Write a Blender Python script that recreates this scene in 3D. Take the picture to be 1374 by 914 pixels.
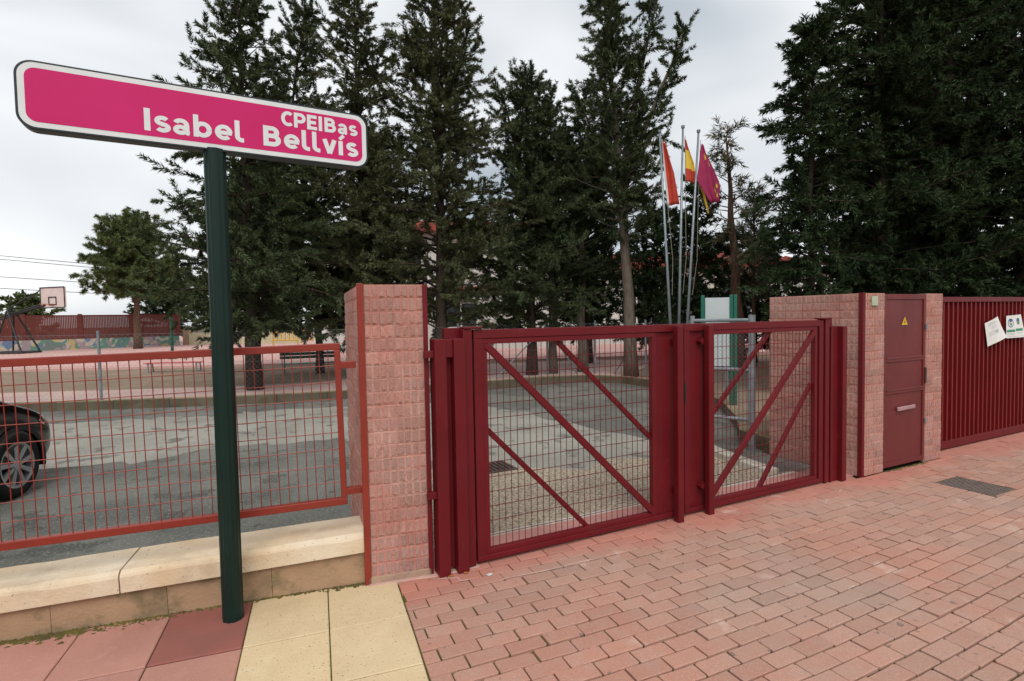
import bpy, math, random
import numpy as np
from mathutils import Matrix, Vector
R = math.radians
for o in list(bpy.data.objects):
    bpy.data.objects.remove(o)
scene = bpy.context.scene
COL = scene.collection

# ------------------------------------------------------------------ camera
# world: X runs along the gate line, Y into the school yard, Z up, camera above the origin
cam_d = bpy.data.cameras.new('camera')
cam = bpy.data.objects.new('camera', cam_d)
COL.objects.link(cam)
scene.camera = cam
cam_d.sensor_width = 36.0
cam_d.lens = 36.0 * 734.0 / 1374.0
cam_d.clip_start = 0.05
cam_d.clip_end = 900
PITCH = math.atan(31 / 734.0); ROLL = R(1.03); YAW = R(26.6)
fw = Vector((math.sin(YAW) * math.cos(PITCH), math.cos(YAW) * math.cos(PITCH), -math.sin(PITCH)))
r0 = Vector((math.cos(YAW), -math.sin(YAW), 0))
u0 = r0.cross(fw)
rr = math.cos(ROLL) * r0 - math.sin(ROLL) * u0
uu = math.sin(ROLL) * r0 + math.cos(ROLL) * u0
cam.matrix_world = Matrix(((rr.x, uu.x, -fw.x, 0), (rr.y, uu.y, -fw.y, 0), (rr.z, uu.z, -fw.z, 1.6), (0, 0, 0, 1)))

# ------------------------------------------------------------------ sky, sun, exposure
SUN_EL, SUN_AZ = R(52), R(200)
world = bpy.data.worlds.new('World')
scene.world = world
world.use_nodes = True
wt = world.node_tree
wt.nodes.clear()
def wn(t, **k):
    n = wt.nodes.new(t)
    for a, b in k.items():
        setattr(n, a, b)
    return n
wout = wn('ShaderNodeOutputWorld')
sky = wn('ShaderNodeTexSky', sky_type='NISHITA', sun_disc=False, sun_elevation=SUN_EL, sun_rotation=SUN_AZ, air_density=1.0, dust_density=3.0)
bg_sky = wn('ShaderNodeBackground')
bg_sky.inputs['Strength'].default_value = 0.1
bg_cloud = wn('ShaderNodeBackground')
bg_cloud.inputs['Strength'].default_value = 0.84
tc = wn('ShaderNodeTexCoord')
mp = wn('ShaderNodeMapping')
mp.inputs['Scale'].default_value = (1.0, 1.0, 2.6)
mp.inputs['Location'].default_value = (0.35, 0.1, 0.2)
nz = wn('ShaderNodeTexNoise')
nz.inputs['Scale'].default_value = 1.7
nz.inputs['Detail'].default_value = 3
nz.inputs['Roughness'].default_value = 0.42
nz.inputs['Distortion'].default_value = 0.5
ramp = wn('ShaderNodeValToRGB')
ramp.color_ramp.elements[0].position = 0.30
ramp.color_ramp.elements[0].color = (0.42, 0.47, 0.52, 1)
ramp.color_ramp.elements[1].position = 0.62
ramp.color_ramp.elements[1].color = (1.0, 1.0, 1.0, 1)
mix = wn('ShaderNodeMixShader')
mix.inputs[0].default_value = 0.93
L = wt.links.new
L(tc.outputs['Generated'], mp.inputs['Vector'])
L(mp.outputs['Vector'], nz.inputs['Vector'])
L(nz.outputs['Fac'], ramp.inputs['Fac'])
L(ramp.outputs['Color'], bg_cloud.inputs['Color'])
L(sky.outputs['Color'], bg_sky.inputs['Color'])
L(bg_sky.outputs[0], mix.inputs[1])
L(bg_cloud.outputs[0], mix.inputs[2])
L(mix.outputs[0], wout.inputs['Surface'])

sun_d = bpy.data.lights.new('sun', 'SUN')
sun_d.energy = 1.5
sun_d.angle = R(35)
sun_d.color = (1.0, 0.985, 0.955)
sun = bpy.data.objects.new('sun', sun_d)
COL.objects.link(sun)
sdir = Vector((math.sin(SUN_AZ) * math.cos(SUN_EL), math.cos(SUN_AZ) * math.cos(SUN_EL), math.sin(SUN_EL)))
sun.rotation_euler = sdir.to_track_quat('Z', 'Y').to_euler()

scene.render.engine = 'CYCLES'
vs = scene.view_settings
vs.view_transform = 'Standard'
vs.look = 'None'
vs.exposure = 0.5
vs.gamma = 1.0
vs.use_curve_mapping = False

# ------------------------------------------------------------------ materials
MATS = {}
def material(name, c1, c2=None, scale=4.0, lo=0.35, hi=0.65, rough=0.65, rough2=None, spec=0.4, metal=0.0,
             speck=None, bump=None, island=0.0, objrand=0.0, fine=None, stretch=None, trans=0.0, extra=None):
    """noise-driven procedural material in world coordinates.  c1/c2 mixed by a large noise; fine=(colour, scale, lo, hi, amount) a second
    stain layer; speck=(colour, scale, threshold, amount) small grains; bump=(scale, strength, distance)"""
    m = bpy.data.materials.new(name)
    m.use_nodes = True
    nt = m.node_tree
    b = nt.nodes['Principled BSDF']
    N, K = nt.nodes.new, nt.links.new
    geo = N('ShaderNodeNewGeometry')
    pos = geo.outputs['Position']
    if stretch:
        mpn = N('ShaderNodeMapping'); mpn.inputs['Scale'].default_value = stretch
        K(pos, mpn.inputs['Vector']); pos = mpn.outputs['Vector']
    def noise(sc, det=5, rgh=0.55):
        n = N('ShaderNodeTexNoise'); n.inputs['Scale'].default_value = sc; n.inputs['Detail'].default_value = det
        n.inputs['Roughness'].default_value = rgh
        K(pos, n.inputs['Vector']); return n.outputs['Fac']
    def rng(src, a, c, t0=0.0, t1=1.0):
        n = N('ShaderNodeMapRange'); n.inputs['From Min'].default_value = a; n.inputs['From Max'].default_value = c
        n.inputs['To Min'].default_value = t0; n.inputs['To Max'].default_value = t1; n.clamp = True
        K(src, n.inputs['Value']); return n.outputs['Result']
    def mixc(f, a, c, blend='MIX'):
        n = N('ShaderNodeMix'); n.data_type = 'RGBA'; n.blend_type = blend
        if hasattr(f, 'links') or hasattr(f, 'is_linked'): K(f, n.inputs['Factor'])
        else: n.inputs['Factor'].default_value = f
        for s, v in (('A', a), ('B', c)):
            i = [q for q in n.inputs if q.name == s and q.type == 'RGBA'][0]
            if isinstance(v, (tuple, list)): i.default_value = (*v[:3], 1)
            else: K(v, i)
        return [q for q in n.outputs if q.type == 'RGBA'][0]
    col = None
    if c2 is None: c2 = tuple(v * 0.8 for v in c1)
    f = rng(noise(scale), lo, hi)
    col = mixc(f, c1, c2)
    if fine:
        c3, s3, l3, h3, amt = fine
        col = mixc(rng(noise(s3, 8, 0.62), l3, h3, 0, amt), col, c3)
    if speck:
        c4, s4, th, amt = speck
        col = mixc(rng(noise(s4, 2, 0.5), th, th + 0.06, 0, amt), col, c4)
    if extra:
        col = extra(N, K, geo, noise, rng, mixc, col)
    if island or objrand:
        if island:
            v = rng(geo.outputs['Random Per Island'], 0, 1, 1 - island, 1 + island)
        else:
            oi = N('ShaderNodeObjectInfo'); v = rng(oi.outputs['Random'], 0, 1, 1 - objrand, 1 + objrand)
        hs = N('ShaderNodeHueSaturation'); K(v, hs.inputs['Value']); K(col, hs.inputs['Color']); col = hs.outputs['Color']
    K(col, b.inputs['Base Color'])
    b.inputs['Specular IOR Level'].default_value = spec
    b.inputs['Metallic'].default_value = metal
    if rough2 is None: b.inputs['Roughness'].default_value = rough
    else: K(rng(noise(scale * 1.3), lo, hi, rough, rough2), b.inputs['Roughness'])
    if trans: b.inputs['Subsurface Weight'].default_value = 0.0
    if bump:
        bn = N('ShaderNodeBump'); bn.inputs['Strength'].default_value = bump[1]; bn.inputs['Distance'].default_value = bump[2]
        K(noise(bump[0], 6, 0.6), bn.inputs['Height']); K(bn.outputs['Normal'], b.inputs['Normal'])
    MATS[name] = m
    return m

def gate_dust(N, K, geo, noise, rng, mixc, col):
    # red brick dust and cement smeared on the pavers laid beside the gate
    sx = N('ShaderNodeSeparateXYZ'); K(geo.outputs['Position'], sx.inputs[0])
    ad = N('ShaderNodeMath'); ad.operation = 'MULTIPLY_ADD'
    K(noise(2.2), ad.inputs[0]); ad.inputs[1].default_value = 0.7; K(sx.outputs['Y'], ad.inputs[2])
    col = mixc(rng(ad.outputs[0], 3.2, 3.45, 0, 0.75), col, (0.445, 0.17, 0.128))
    col = mixc(rng(noise(3.3, 3, 0.6), 0.64, 0.72, 0, 0.5), col, (0.55, 0.41, 0.34))     # pale scuffs
    col = mixc(rng(noise(17, 1, 0.4), 0.735, 0.76, 0, 0.7), col, (0.16, 0.12, 0.105))    # old chewing gum and oil spots
    return mixc(rng(noise(90, 3, 0.6), 0.60, 0.68, 0, 0.4), col, (0.22, 0.12, 0.095))    # pits

def joint_moss(N, K, geo, noise, rng, mixc, col):
    # moss has settled in the joints at the pillar end of the paving
    sx = N('ShaderNodeSeparateXYZ'); K(geo.outputs['Position'], sx.inputs[0])
    ad = N('ShaderNodeMath'); ad.operation = 'MULTIPLY_ADD'
    K(noise(3.0), ad.inputs[0]); ad.inputs[1].default_value = -2.4; K(sx.outputs['X'], ad.inputs[2])
    return mixc(rng(ad.outputs[0], 0.9, 0.2, 0, 0.9), col, (0.085, 0.105, 0.022))

material('paver', (0.415, 0.205, 0.148), (0.36, 0.235, 0.182), scale=0.75, lo=0.40, hi=0.64, rough=0.85, spec=0.15, objrand=0.075,
         fine=((0.38, 0.265, 0.215), 7.0, 0.46, 0.72, 0.5), speck=((0.60, 0.42, 0.36), 230, 0.58, 0.5), bump=(280, 0.5, 0.004), extra=gate_dust)
material('paver_island', (0.415, 0.205, 0.148), (0.36, 0.235, 0.182), scale=0.75, lo=0.40, hi=0.64, rough=0.85, spec=0.15, island=0.075,
         fine=((0.38, 0.265, 0.215), 7.0, 0.46, 0.72, 0.5), speck=((0.60, 0.42, 0.36), 230, 0.58, 0.5), bump=(280, 0.5, 0.004), extra=gate_dust)
material('joint', (0.032, 0.026, 0.021), (0.055, 0.075, 0.020), scale=1.4, rough=0.95, spec=0.1, fine=((0.13, 0.09, 0.075), 6, 0.5, 0.7, 0.6), bump=(200, 0.5, 0.004), extra=joint_moss)
material('slab_pink', (0.43, 0.213, 0.163), (0.36, 0.173, 0.135), scale=3, rough=0.85, spec=0.2, objrand=0.08, fine=((0.52, 0.27, 0.23), 12, 0.5, 0.75, 0.5),
         speck=((0.56, 0.33, 0.29), 240, 0.6, 0.5), bump=(260, 0.4, 0.004))
material('slab_brown', (0.27, 0.095, 0.075), (0.22, 0.085, 0.068), scale=3, rough=0.8, spec=0.2, bump=(220, 0.25, 0.003), speck=((0.32, 0.14, 0.12), 240, 0.6, 0.4))
material('slab_cream', (0.63, 0.49, 0.30), (0.56, 0.425, 0.255), scale=2.4, rough=0.85, spec=0.2, objrand=0.05, fine=((0.68, 0.56, 0.36), 9, 0.5, 0.75, 0.5),
         speck=((0.17, 0.12, 0.08), 75, 0.645, 0.75), bump=(140, 0.7, 0.006))
material('coping', (0.60, 0.445, 0.28), (0.70, 0.60, 0.46), scale=2.2, rough=0.75, spec=0.25, objrand=0.05, fine=((0.42, 0.32, 0.21), 4.5, 0.54, 0.72, 0.6),
         speck=((0.14, 0.10, 0.06), 55, 0.69, 0.8), bump=(60, 0.5, 0.008))
material('wall_base', (0.38, 0.245, 0.15), (0.30, 0.195, 0.12), scale=3, rough=0.9, spec=0.1, fine=((0.155, 0.125, 0.07), 5, 0.50, 0.64, 0.8), bump=(60, 0.5, 0.01), objrand=0.05)
material('moss', (0.185, 0.155, 0.045), (0.115, 0.088, 0.045), scale=9, rough=1.0, spec=0.05, bump=(150, 1.0, 0.012))
material('block', (0.49, 0.235, 0.19), (0.43, 0.18, 0.14), scale=2.0, rough=0.85, spec=0.2, objrand=0.10,
         fine=((0.52, 0.33, 0.275), 5, 0.46, 0.66, 0.8), speck=((0.15, 0.085, 0.075), 60, 0.63, 0.65), bump=(110, 0.8, 0.008))
material('block_face', (0.36, 0.23, 0.20), (0.46, 0.23, 0.185), scale=2.2, rough=0.9, spec=0.15, objrand=0.12,
         fine=((0.27, 0.165, 0.145), 16, 0.50, 0.74, 0.7), speck=((0.18, 0.11, 0.095), 110, 0.60, 0.5), bump=(150, 0.8, 0.008))
material('mortar', (0.55, 0.36, 0.30), (0.46, 0.28, 0.23), scale=9, rough=0.95, spec=0.1, bump=(150, 0.5, 0.005))
material('render_base', (0.40, 0.27, 0.19), (0.33, 0.22, 0.17), scale=8, rough=0.95, spec=0.1, bump=(90, 0.7, 0.01))
material('fence_red', (0.235, 0.027, 0.015), (0.20, 0.023, 0.013), scale=7, rough=0.42, spec=0.4, bump=(40, 0.06, 0.002))
material('maroon', (0.130, 0.0066, 0.0105), (0.104, 0.0056, 0.0088), scale=2.6, rough=0.40, rough2=0.55, spec=0.25, fine=((0.15, 0.028, 0.028), 11, 0.60, 0.78, 0.5), speck=((0.055, 0.018, 0.014), 45, 0.70, 0.6), bump=(30, 0.05, 0.002))
material('maroon_door', (0.135, 0.017, 0.017), (0.112, 0.0145, 0.0145), scale=3, rough=0.42, rough2=0.55, spec=0.4, fine=((0.19, 0.05, 0.045), 11, 0.55, 0.8, 0.35), bump=(14, 0.08, 0.004))
material('gate_red', (0.165, 0.008, 0.0085), (0.145, 0.0075, 0.008), scale=4, rough=0.45, spec=0.4)
material('post_green', (0.0045, 0.020, 0.015), (0.004, 0.016, 0.012), scale=6, rough=0.45, spec=0.25)
material('sign_edge', (0.012, 0.022, 0.022), rough=0.4)
material('sign_white', (0.68, 0.70, 0.70), (0.63, 0.655, 0.655), scale=6, rough=0.45)
material('sign_magenta', (0.55, 0.016, 0.135), (0.52, 0.014, 0.12), scale=3, rough=0.5, spec=0.2)
material('asphalt', (0.205, 0.203, 0.178), (0.135, 0.138, 0.122), scale=0.7, lo=0.42, hi=0.58, rough=0.85, spec=0.15,
         fine=((0.085, 0.087, 0.077), 2.3, 0.55, 0.61, 0.75), speck=((0.33, 0.32, 0.285), 46, 0.575, 0.6), bump=(50, 1.0, 0.03))
material('asphalt_dry', (0.39, 0.375, 0.325), (0.30, 0.29, 0.25), scale=0.9, lo=0.4, hi=0.62, rough=0.9, spec=0.12,
         fine=((0.15, 0.148, 0.13), 2.8, 0.565, 0.61, 0.8), speck=((0.18, 0.175, 0.155), 46, 0.575, 0.5), bump=(50, 1.0, 0.03))
material('apron', (0.43, 0.35, 0.255), (0.33, 0.275, 0.205), scale=1.1, rough=0.9, spec=0.12, fine=((0.11, 0.105, 0.09), 34, 0.50, 0.57, 0.8),
         speck=((0.60, 0.54, 0.44), 48, 0.60, 0.8), bump=(42, 1.0, 0.02))
material('white_line', (0.56, 0.53, 0.46), (0.36, 0.33, 0.27), scale=3, rough=0.85, fine=((0.30, 0.26, 0.19), 7, 0.5, 0.65, 0.7), bump=(80, 0.4, 0.004))
material('pink_concrete', (0.44, 0.215, 0.185), (0.36, 0.17, 0.15), scale=2, rough=0.9, spec=0.15, fine=((0.50, 0.30, 0.26), 9, 0.5, 0.7, 0.5), bump=(120, 0.3, 0.004))
material('court', (0.56, 0.345, 0.305), (0.50, 0.30, 0.265), scale=0.5, rough=0.9, spec=0.15, fine=((0.43, 0.25, 0.215), 2.2, 0.52, 0.72, 0.4))
material('path_pink', (0.47, 0.34, 0.30), (0.40, 0.28, 0.245), scale=1.1, rough=0.9, spec=0.15, bump=(40, 0.2, 0.004))
material('sand', (0.27, 0.20, 0.145), (0.21, 0.155, 0.11), scale=1.2, rough=0.95, spec=0.1, fine=((0.16, 0.12, 0.08), 5, 0.5, 0.7, 0.5), bump=(25, 0.6, 0.03))
material('soil', (0.13, 0.10, 0.068), (0.085, 0.07, 0.045), scale=2, rough=1.0, spec=0.1, bump=(25, 0.8, 0.03))
material('kerb', (0.26, 0.20, 0.125), (0.165, 0.14, 0.095), scale=1.2, rough=0.9, spec=0.15, fine=((0.12, 0.115, 0.06), 3, 0.48, 0.7, 0.7), objrand=0.1, bump=(50, 0.5, 0.008))
material('kerb_dirty', (0.14, 0.12, 0.085), (0.09, 0.08, 0.055), scale=1.6, rough=0.95, spec=0.1, fine=((0.06, 0.062, 0.035), 4, 0.48, 0.66, 0.7), bump=(50, 0.7, 0.01))
material('iron_worn', (0.17, 0.13, 0.115), (0.12, 0.095, 0.085), scale=14, rough=0.8, spec=0.2, bump=(60, 0.5, 0.004))
material('galvanised', (0.24, 0.27, 0.285), (0.18, 0.205, 0.22), scale=8, rough=0.42, metal=0.35, spec=0.5)
material('iron', (0.085, 0.062, 0.052), (0.055, 0.045, 0.04), scale=14, rough=0.75, spec=0.3, bump=(60, 0.5, 0.004))
material('black_metal', (0.012, 0.013, 0.014), rough=0.45)
material('bark_grey', (0.20, 0.165, 0.13), (0.12, 0.095, 0.072), scale=6, rough=0.95, spec=0.1, stretch=(3, 3, 0.6), bump=(14, 0.9, 0.03))
material('bark_dark', (0.075, 0.055, 0.042), (0.045, 0.034, 0.026), scale=6, rough=0.95, spec=0.1, stretch=(3, 3, 0.6), bump=(14, 0.9, 0.03))
material('bark_brown', (0.15, 0.092, 0.062), (0.085, 0.052, 0.037), scale=6, rough=0.95, spec=0.1, stretch=(3, 3, 0.6), bump=(14, 0.9, 0.03))
def leafmat(name, a, b, isl=0.38, rough=0.7):
    return material(name, a, b, scale=1.6, lo=0.36, hi=0.64, rough=0.9, spec=0.06, island=isl)
leafmat('cypress', (0.082, 0.098, 0.046), (0.055, 0.074, 0.036))
leafmat('cypress_olive', (0.108, 0.112, 0.054), (0.072, 0.082, 0.040))
leafmat('cypress_dark', (0.042, 0.060, 0.026), (0.028, 0.045, 0.020))
leafmat('pine', (0.125, 0.155, 0.060), (0.090, 0.120, 0.048))
leafmat('pine_pale', (0.12, 0.125, 0.075), (0.08, 0.09, 0.055))
leafmat('dry_needle', (0.21, 0.145, 0.085), (0.13, 0.10, 0.06))
material('car_paint', (0.004, 0.004, 0.005), rough=0.12, spec=0.6)
material('car_trim', (0.012, 0.012, 0.013), rough=0.55)
material('car_glass', (0.01, 0.012, 0.013), rough=0.05, spec=0.7)
material('tyre', (0.011, 0.011, 0.011), rough=0.8, spec=0.25)
material('alloy', (0.42, 0.43, 0.44), (0.36, 0.37, 0.38), rough=0.3, metal=0.7)
material('lamp_glass', (0.30, 0.31, 0.32), rough=0.1, spec=0.7)
material('board_white', (0.62, 0.52, 0.48), (0.57, 0.47, 0.43), scale=3, rough=0.6)
material('panel_grey', (0.46, 0.50, 0.50), (0.42, 0.46, 0.46), scale=3, rough=0.6)
material('green_paint', (0.008, 0.12, 0.075), (0.007, 0.10, 0.065), rough=0.45)
material('dark_green_paint', (0.010, 0.060, 0.038), (0.008, 0.05, 0.03), rough=0.5)
material('turquoise_paint', (0.05, 0.36, 0.27), rough=0.5)
material('rose_paint', (0.50, 0.07, 0.08), rough=0.5)
material('orange_paint', (0.50, 0.12, 0.07), rough=0.5)
material('yellow_paint', (0.58, 0.35, 0.035), (0.5, 0.3, 0.03), rough=0.5)
material('perimeter_red', (0.135, 0.026, 0.019), (0.11, 0.021, 0.016), scale=2, rough=0.6)
material('cream_wall', (0.52, 0.46, 0.30), (0.45, 0.40, 0.26), scale=1, rough=0.9)
material('pink_wall', (0.46, 0.24, 0.20), (0.40, 0.20, 0.17), scale=1, rough=0.9)
material('white_wall', (0.60, 0.58, 0.53), (0.52, 0.50, 0.46), scale=0.6, rough=0.9, fine=((0.42, 0.40, 0.36), 2, 0.5, 0.75, 0.5))
material('roof_red', (0.30, 0.055, 0.04), (0.24, 0.045, 0.035), scale=2.5, rough=0.85, objrand=0.12)
material('window_glass', (0.035, 0.04, 0.043), rough=0.12, spec=0.6)
material('window_frame', (0.62, 0.60, 0.56), rough=0.6)
material('paper', (0.72, 0.72, 0.68), (0.66, 0.66, 0.62), scale=8, rough=0.8)
material('print_grey', (0.36, 0.37, 0.36), rough=0.8)
material('print_green', (0.06, 0.27, 0.15), rough=0.8)
material('print_blue', (0.05, 0.13, 0.24), rough=0.8)
material('print_skin', (0.58, 0.46, 0.38), rough=0.8)
material('warning_yellow', (0.70, 0.40, 0.02), rough=0.5)
material('print_black', (0.012, 0.012, 0.012), rough=0.6)
material('plate_green', (0.42, 0.48, 0.34), rough=0.5)
material('handle_paint', (0.40, 0.22, 0.23), rough=0.4)
material('rope', (0.24, 0.22, 0.17), rough=0.9)
material('cable', (0.03, 0.032, 0.035), rough=0.7)
material('flag_red', (0.47, 0.045, 0.02), (0.40, 0.035, 0.018), scale=5, rough=0.8)
material('flag_white', (0.62, 0.60, 0.58), rough=0.8)
material('flag_yellow', (0.68, 0.46, 0.05), (0.60, 0.40, 0.05), scale=5, rough=0.8)
material('flag_crimson', (0.34, 0.020, 0.085), (0.28, 0.016, 0.07), scale=5, rough=0.8)
material('scrap_white', (0.62, 0.62, 0.60), rough=0.8)
material('leaf_orange', (0.42, 0.16, 0.03), rough=0.8)

def mural_material():
    m = bpy.data.materials.new('mural'); m.use_nodes = True
    nt = m.node_tree; N, K = nt.nodes.new, nt.links.new
    geo = N('ShaderNodeNewGeometry')
    nz = N('ShaderNodeTexNoise'); nz.inputs['Scale'].default_value = 0.9; nz.inputs['Detail'].default_value = 2
    K(geo.outputs['Position'], nz.inputs['Vector'])
    ma = N('ShaderNodeMix'); ma.data_type = 'VECTOR'
    ma.inputs['Factor'].default_value = 0.55
    vin = [i for i in ma.inputs if i.type == 'VECTOR']
    K(geo.outputs['Position'], vin[0]); K(nz.outputs['Color'], vin[1])
    vo = N('ShaderNodeTexVoronoi'); vo.inputs['Scale'].default_value = 15
    K([o for o in ma.outputs if o.type == 'VECTOR'][0], vo.inputs['Vector'])
    sp = N('ShaderNodeSeparateColor'); K(vo.outputs['Color'], sp.inputs[0])
    rp = N('ShaderNodeValToRGB'); rp.color_ramp.interpolation = 'CONSTANT'
    cols = [(0.12, 0.18, 0.29), (0.10, 0.24, 0.18), (0.46, 0.35, 0.15), (0.38, 0.27, 0.28), (0.22, 0.33, 0.30), (0.30, 0.24, 0.26), (0.44, 0.40, 0.32), (0.14, 0.19, 0.17)]
    e = rp.color_ramp.elements
    e[0].color = (*cols[0], 1); e[1].color = (*cols[1], 1); e[1].position = 0.13
    for i, c in enumerate(cols[2:]):
        k = e.new(0.13 * (i + 2)); k.color = (*c, 1)
    K(sp.outputs[0], rp.inputs['Fac']); b = nt.nodes['Principled BSDF']
    K(rp.outputs['Color'], b.inputs['Base Color']); b.inputs['Roughness'].default_value = 0.85
    MATS['mural'] = m
mural_material()

# ------------------------------------------------------------------ mesh helpers
class MB:
    """collects shapes; build() links them as ONE mesh object"""
    def __init__(s): s.v = []; s.f = []; s.mi = []
    def add(s, vs, fs, mi=0):
        n = len(s.v); s.v += [tuple(p) for p in vs]; s.f += [tuple(i + n for i in f) for f in fs]; s.mi += [mi] * len(fs); return s
    def box(s, x0, x1, y0, y1, z0, z1, mi=0):
        return s.add([(x0, y0, z0), (x1, y0, z0), (x1, y1, z0), (x0, y1, z0), (x0, y0, z1), (x1, y0, z1), (x1, y1, z1), (x0, y1, z1)],
                     [(0, 3, 2, 1), (4, 5, 6, 7), (0, 1, 5, 4), (1, 2, 6, 5), (2, 3, 7, 6), (3, 0, 4, 7)], mi)
    def prism(s, poly, z0, z1, mi=0):
        n = len(poly)
        return s.add([(x, y, z0) for x, y in poly] + [(x, y, z1) for x, y in poly],
                     [tuple(range(n))[::-1], tuple(range(n, 2 * n))] + [(i, (i + 1) % n, n + (i + 1) % n, n + i) for i in range(n)], mi)
    def tube(s, pts, rad, n=8, caps=True, mi=0):
        pts = [Vector(p) for p in pts]
        if not hasattr(rad, '__len__'): rad = [rad] * len(pts)
        vs = []; fs = []
        ref = None
        for i, p in enumerate(pts):
            t = (pts[min(i + 1, len(pts) - 1)] - pts[max(i - 1, 0)]).normalized()
            if ref is None: ref = Vector((0, 0, 1)) if abs(t.z) < 0.9 else Vector((1, 0, 0))
            a = t.cross(ref)
            a = a.normalized() if a.length > 1e-6 else Vector((1, 0, 0))
            b = t.cross(a).normalized()
            ref = a.cross(t) if False else ref
            for k in range(n):
                q = 2 * math.pi * k / n
                vs.append(p + (a * math.cos(q) + b * math.sin(q)) * rad[i])
        for i in range(len(pts) - 1):
            for k in range(n):
                fs.append((i * n + k, i * n + (k + 1) % n, (i + 1) * n + (k + 1) % n, (i + 1) * n + k))
        if caps:
            fs.append(tuple(range(n))[::-1]); m = (len(pts) - 1) * n; fs.append(tuple(range(m, m + n)))
        return s.add(vs, fs, mi)
    def bar(s, p, q, w, d, up=(0, 1, 0), mi=0):
        """rectangular bar from p to q, w wide across, d deep along up"""
        p, q, u = Vector(p), Vector(q), Vector(up).normalized()
        t = (q - p).normalized(); a = t.cross(u).normalized() * w / 2; b = u * d / 2
        c = [p - a - b, p + a - b, p + a + b, p - a + b, q - a - b, q + a - b, q + a + b, q - a + b]
        return s.add(c, [(0, 1, 2, 3), (7, 6, 5, 4), (0, 4, 5, 1), (1, 5, 6, 2), (2, 6, 7, 3), (3, 7, 4, 0)], mi)
    def mesh(s, name, mats, smooth=False):
        me = bpy.data.meshes.new(name)
        me.from_pydata(s.v, [], s.f)
        for m in (mats if isinstance(mats, (list, tuple)) else [mats]):
            me.materials.append(MATS[m] if isinstance(m, str) else m)
        if any(s.mi): me.polygons.foreach_set('material_index', s.mi)
        if smooth: me.polygons.foreach_set('use_smooth', [True] * len(me.polygons))
        me.update()
        return me
    def build(s, name, mats, parent=None, smooth=False, bevel=0, recalc=False):
        return link(name, s.mesh(name, mats, smooth), parent, bevel)
def link(name, me, parent=None, bevel=0, loc=None, rotz=None):
    o = bpy.data.objects.new(name, me)
    COL.objects.link(o)
    if parent is not None: o.parent = parent
    if loc is not None: o.location = loc
    if rotz is not None: o.rotation_euler = (0, 0, rotz)
    if bevel:
        b = o.modifiers.new('bevel', 'BEVEL'); b.width = bevel; b.segments = 2; b.limit_method = 'ANGLE'; b.angle_limit = R(40)
        b.harden_normals = False
    return o
def tag(o, label=None, cat=None, group=None, kind=None):
    if label: o['label'] = label
    if cat: o['category'] = cat
    if group: o['group'] = group
    if kind: o['kind'] = kind
    return o
def thing(name, label, cat, loc=(0, 0, 0), rotz=0.0, group=None):
    o = bpy.data.objects.new(name, None)
    o.empty_display_size = 0.1
    COL.objects.link(o); o.location = loc; o.rotation_euler = (0, 0, rotz)
    return tag(o, label, cat, group)
def structure(name, mb, mats, bevel=0, smooth=False):
    return tag(mb.build(name, mats, None, smooth, bevel), kind='structure')
def clip(poly, a, b, c):
    """keep the side a*x + b*y <= c of a convex polygon"""
    out = []
    for i, p in enumerate(poly):
        q = poly[(i + 1) % len(poly)]
        dp, dq = a * p[0] + b * p[1] - c, a * q[0] + b * q[1] - c
        if dp <= 0: out.append(p)
        if (dp < 0) != (dq < 0) and dp != dq:
            t = dp / (dp - dq); out.append((p[0] + t * (q[0] - p[0]), p[1] + t * (q[1] - p[1])))
    return out
def area(poly):
    return 0.5 * abs(sum(p[0] * q[1] - q[0] * p[1] for p, q in zip(poly, poly[1:] + poly[:1])))
def stone(mb, poly, ztop, depth=0.03, ch=0.004, tilt=(0, 0), cxy=(0, 0)):
    """paving stone: chamfered prism; poly counter-clockwise"""
    n = len(poly)
    mx = sum(p[0] for p in poly) / n; my = sum(p[1] for p in poly) / n
    zf = lambda x, y: ztop + tilt[0] * (x - mx) + tilt[1] * (y - my)
    ins = []
    for x, y in poly:
        dx, dy = mx - x, my - y; l = math.hypot(dx, dy) or 1
        k = min(0.4, ch * 1.4 / l); ins.append((x + dx * k, y + dy * k))
    vs = [(x, y, ztop - depth) for x, y in poly] + [(x, y, zf(x, y) - ch * 0.7) for x, y in poly] + [(x, y, zf(x, y)) for x, y in ins]
    fs = [(i, (i + 1) % n, n + (i + 1) % n, n + i) for i in range(n)] + [(n + i, n + (i + 1) % n, 2 * n + (i + 1) % n, 2 * n + i) for i in range(n)]
    fs.append(tuple(range(2 * n, 3 * n)))
    return mb.add(vs, fs)
def to_pixel(p):
    d = Vector(p) - Vector((0, 0, 1.6)); z = d.dot(fw)
    if z < 0.2: return None
    return 687 + 734 * d.dot(rr) / z, 457 - 734 * d.dot(uu) / z

rnd = random.Random(7)

# ------------------------------------------------------------------ ground and paving
FA = R(-8.4)                                   # the fence line turns away from the gate line by this angle
FD = (math.cos(FA), math.sin(FA)); FN = (-FD[1], FD[0])
FO = (0.657, 3.307)                            # front left foot of the pillar
def fl(x, y): return (FO[0] + x * FD[0] + y * FN[0], FO[1] + x * FD[1] + y * FN[1])

mb = MB(); mb.prism([(-300, -120), (400, -120), (400, 400), (-300, 400)], -0.3, -0.08)
structure('ground', mb, 'soil')
mb = MB(); mb.prism([fl(-60, 0.05), fl(0.2, 0.05), (1.0, 3.25), (5.34, 3.24), (5.34, 4.3), (13, 4.3), (13, 60), (-60, 60)], -0.07, -0.002)
structure('asphalt_yard', mb, 'asphalt')

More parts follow.
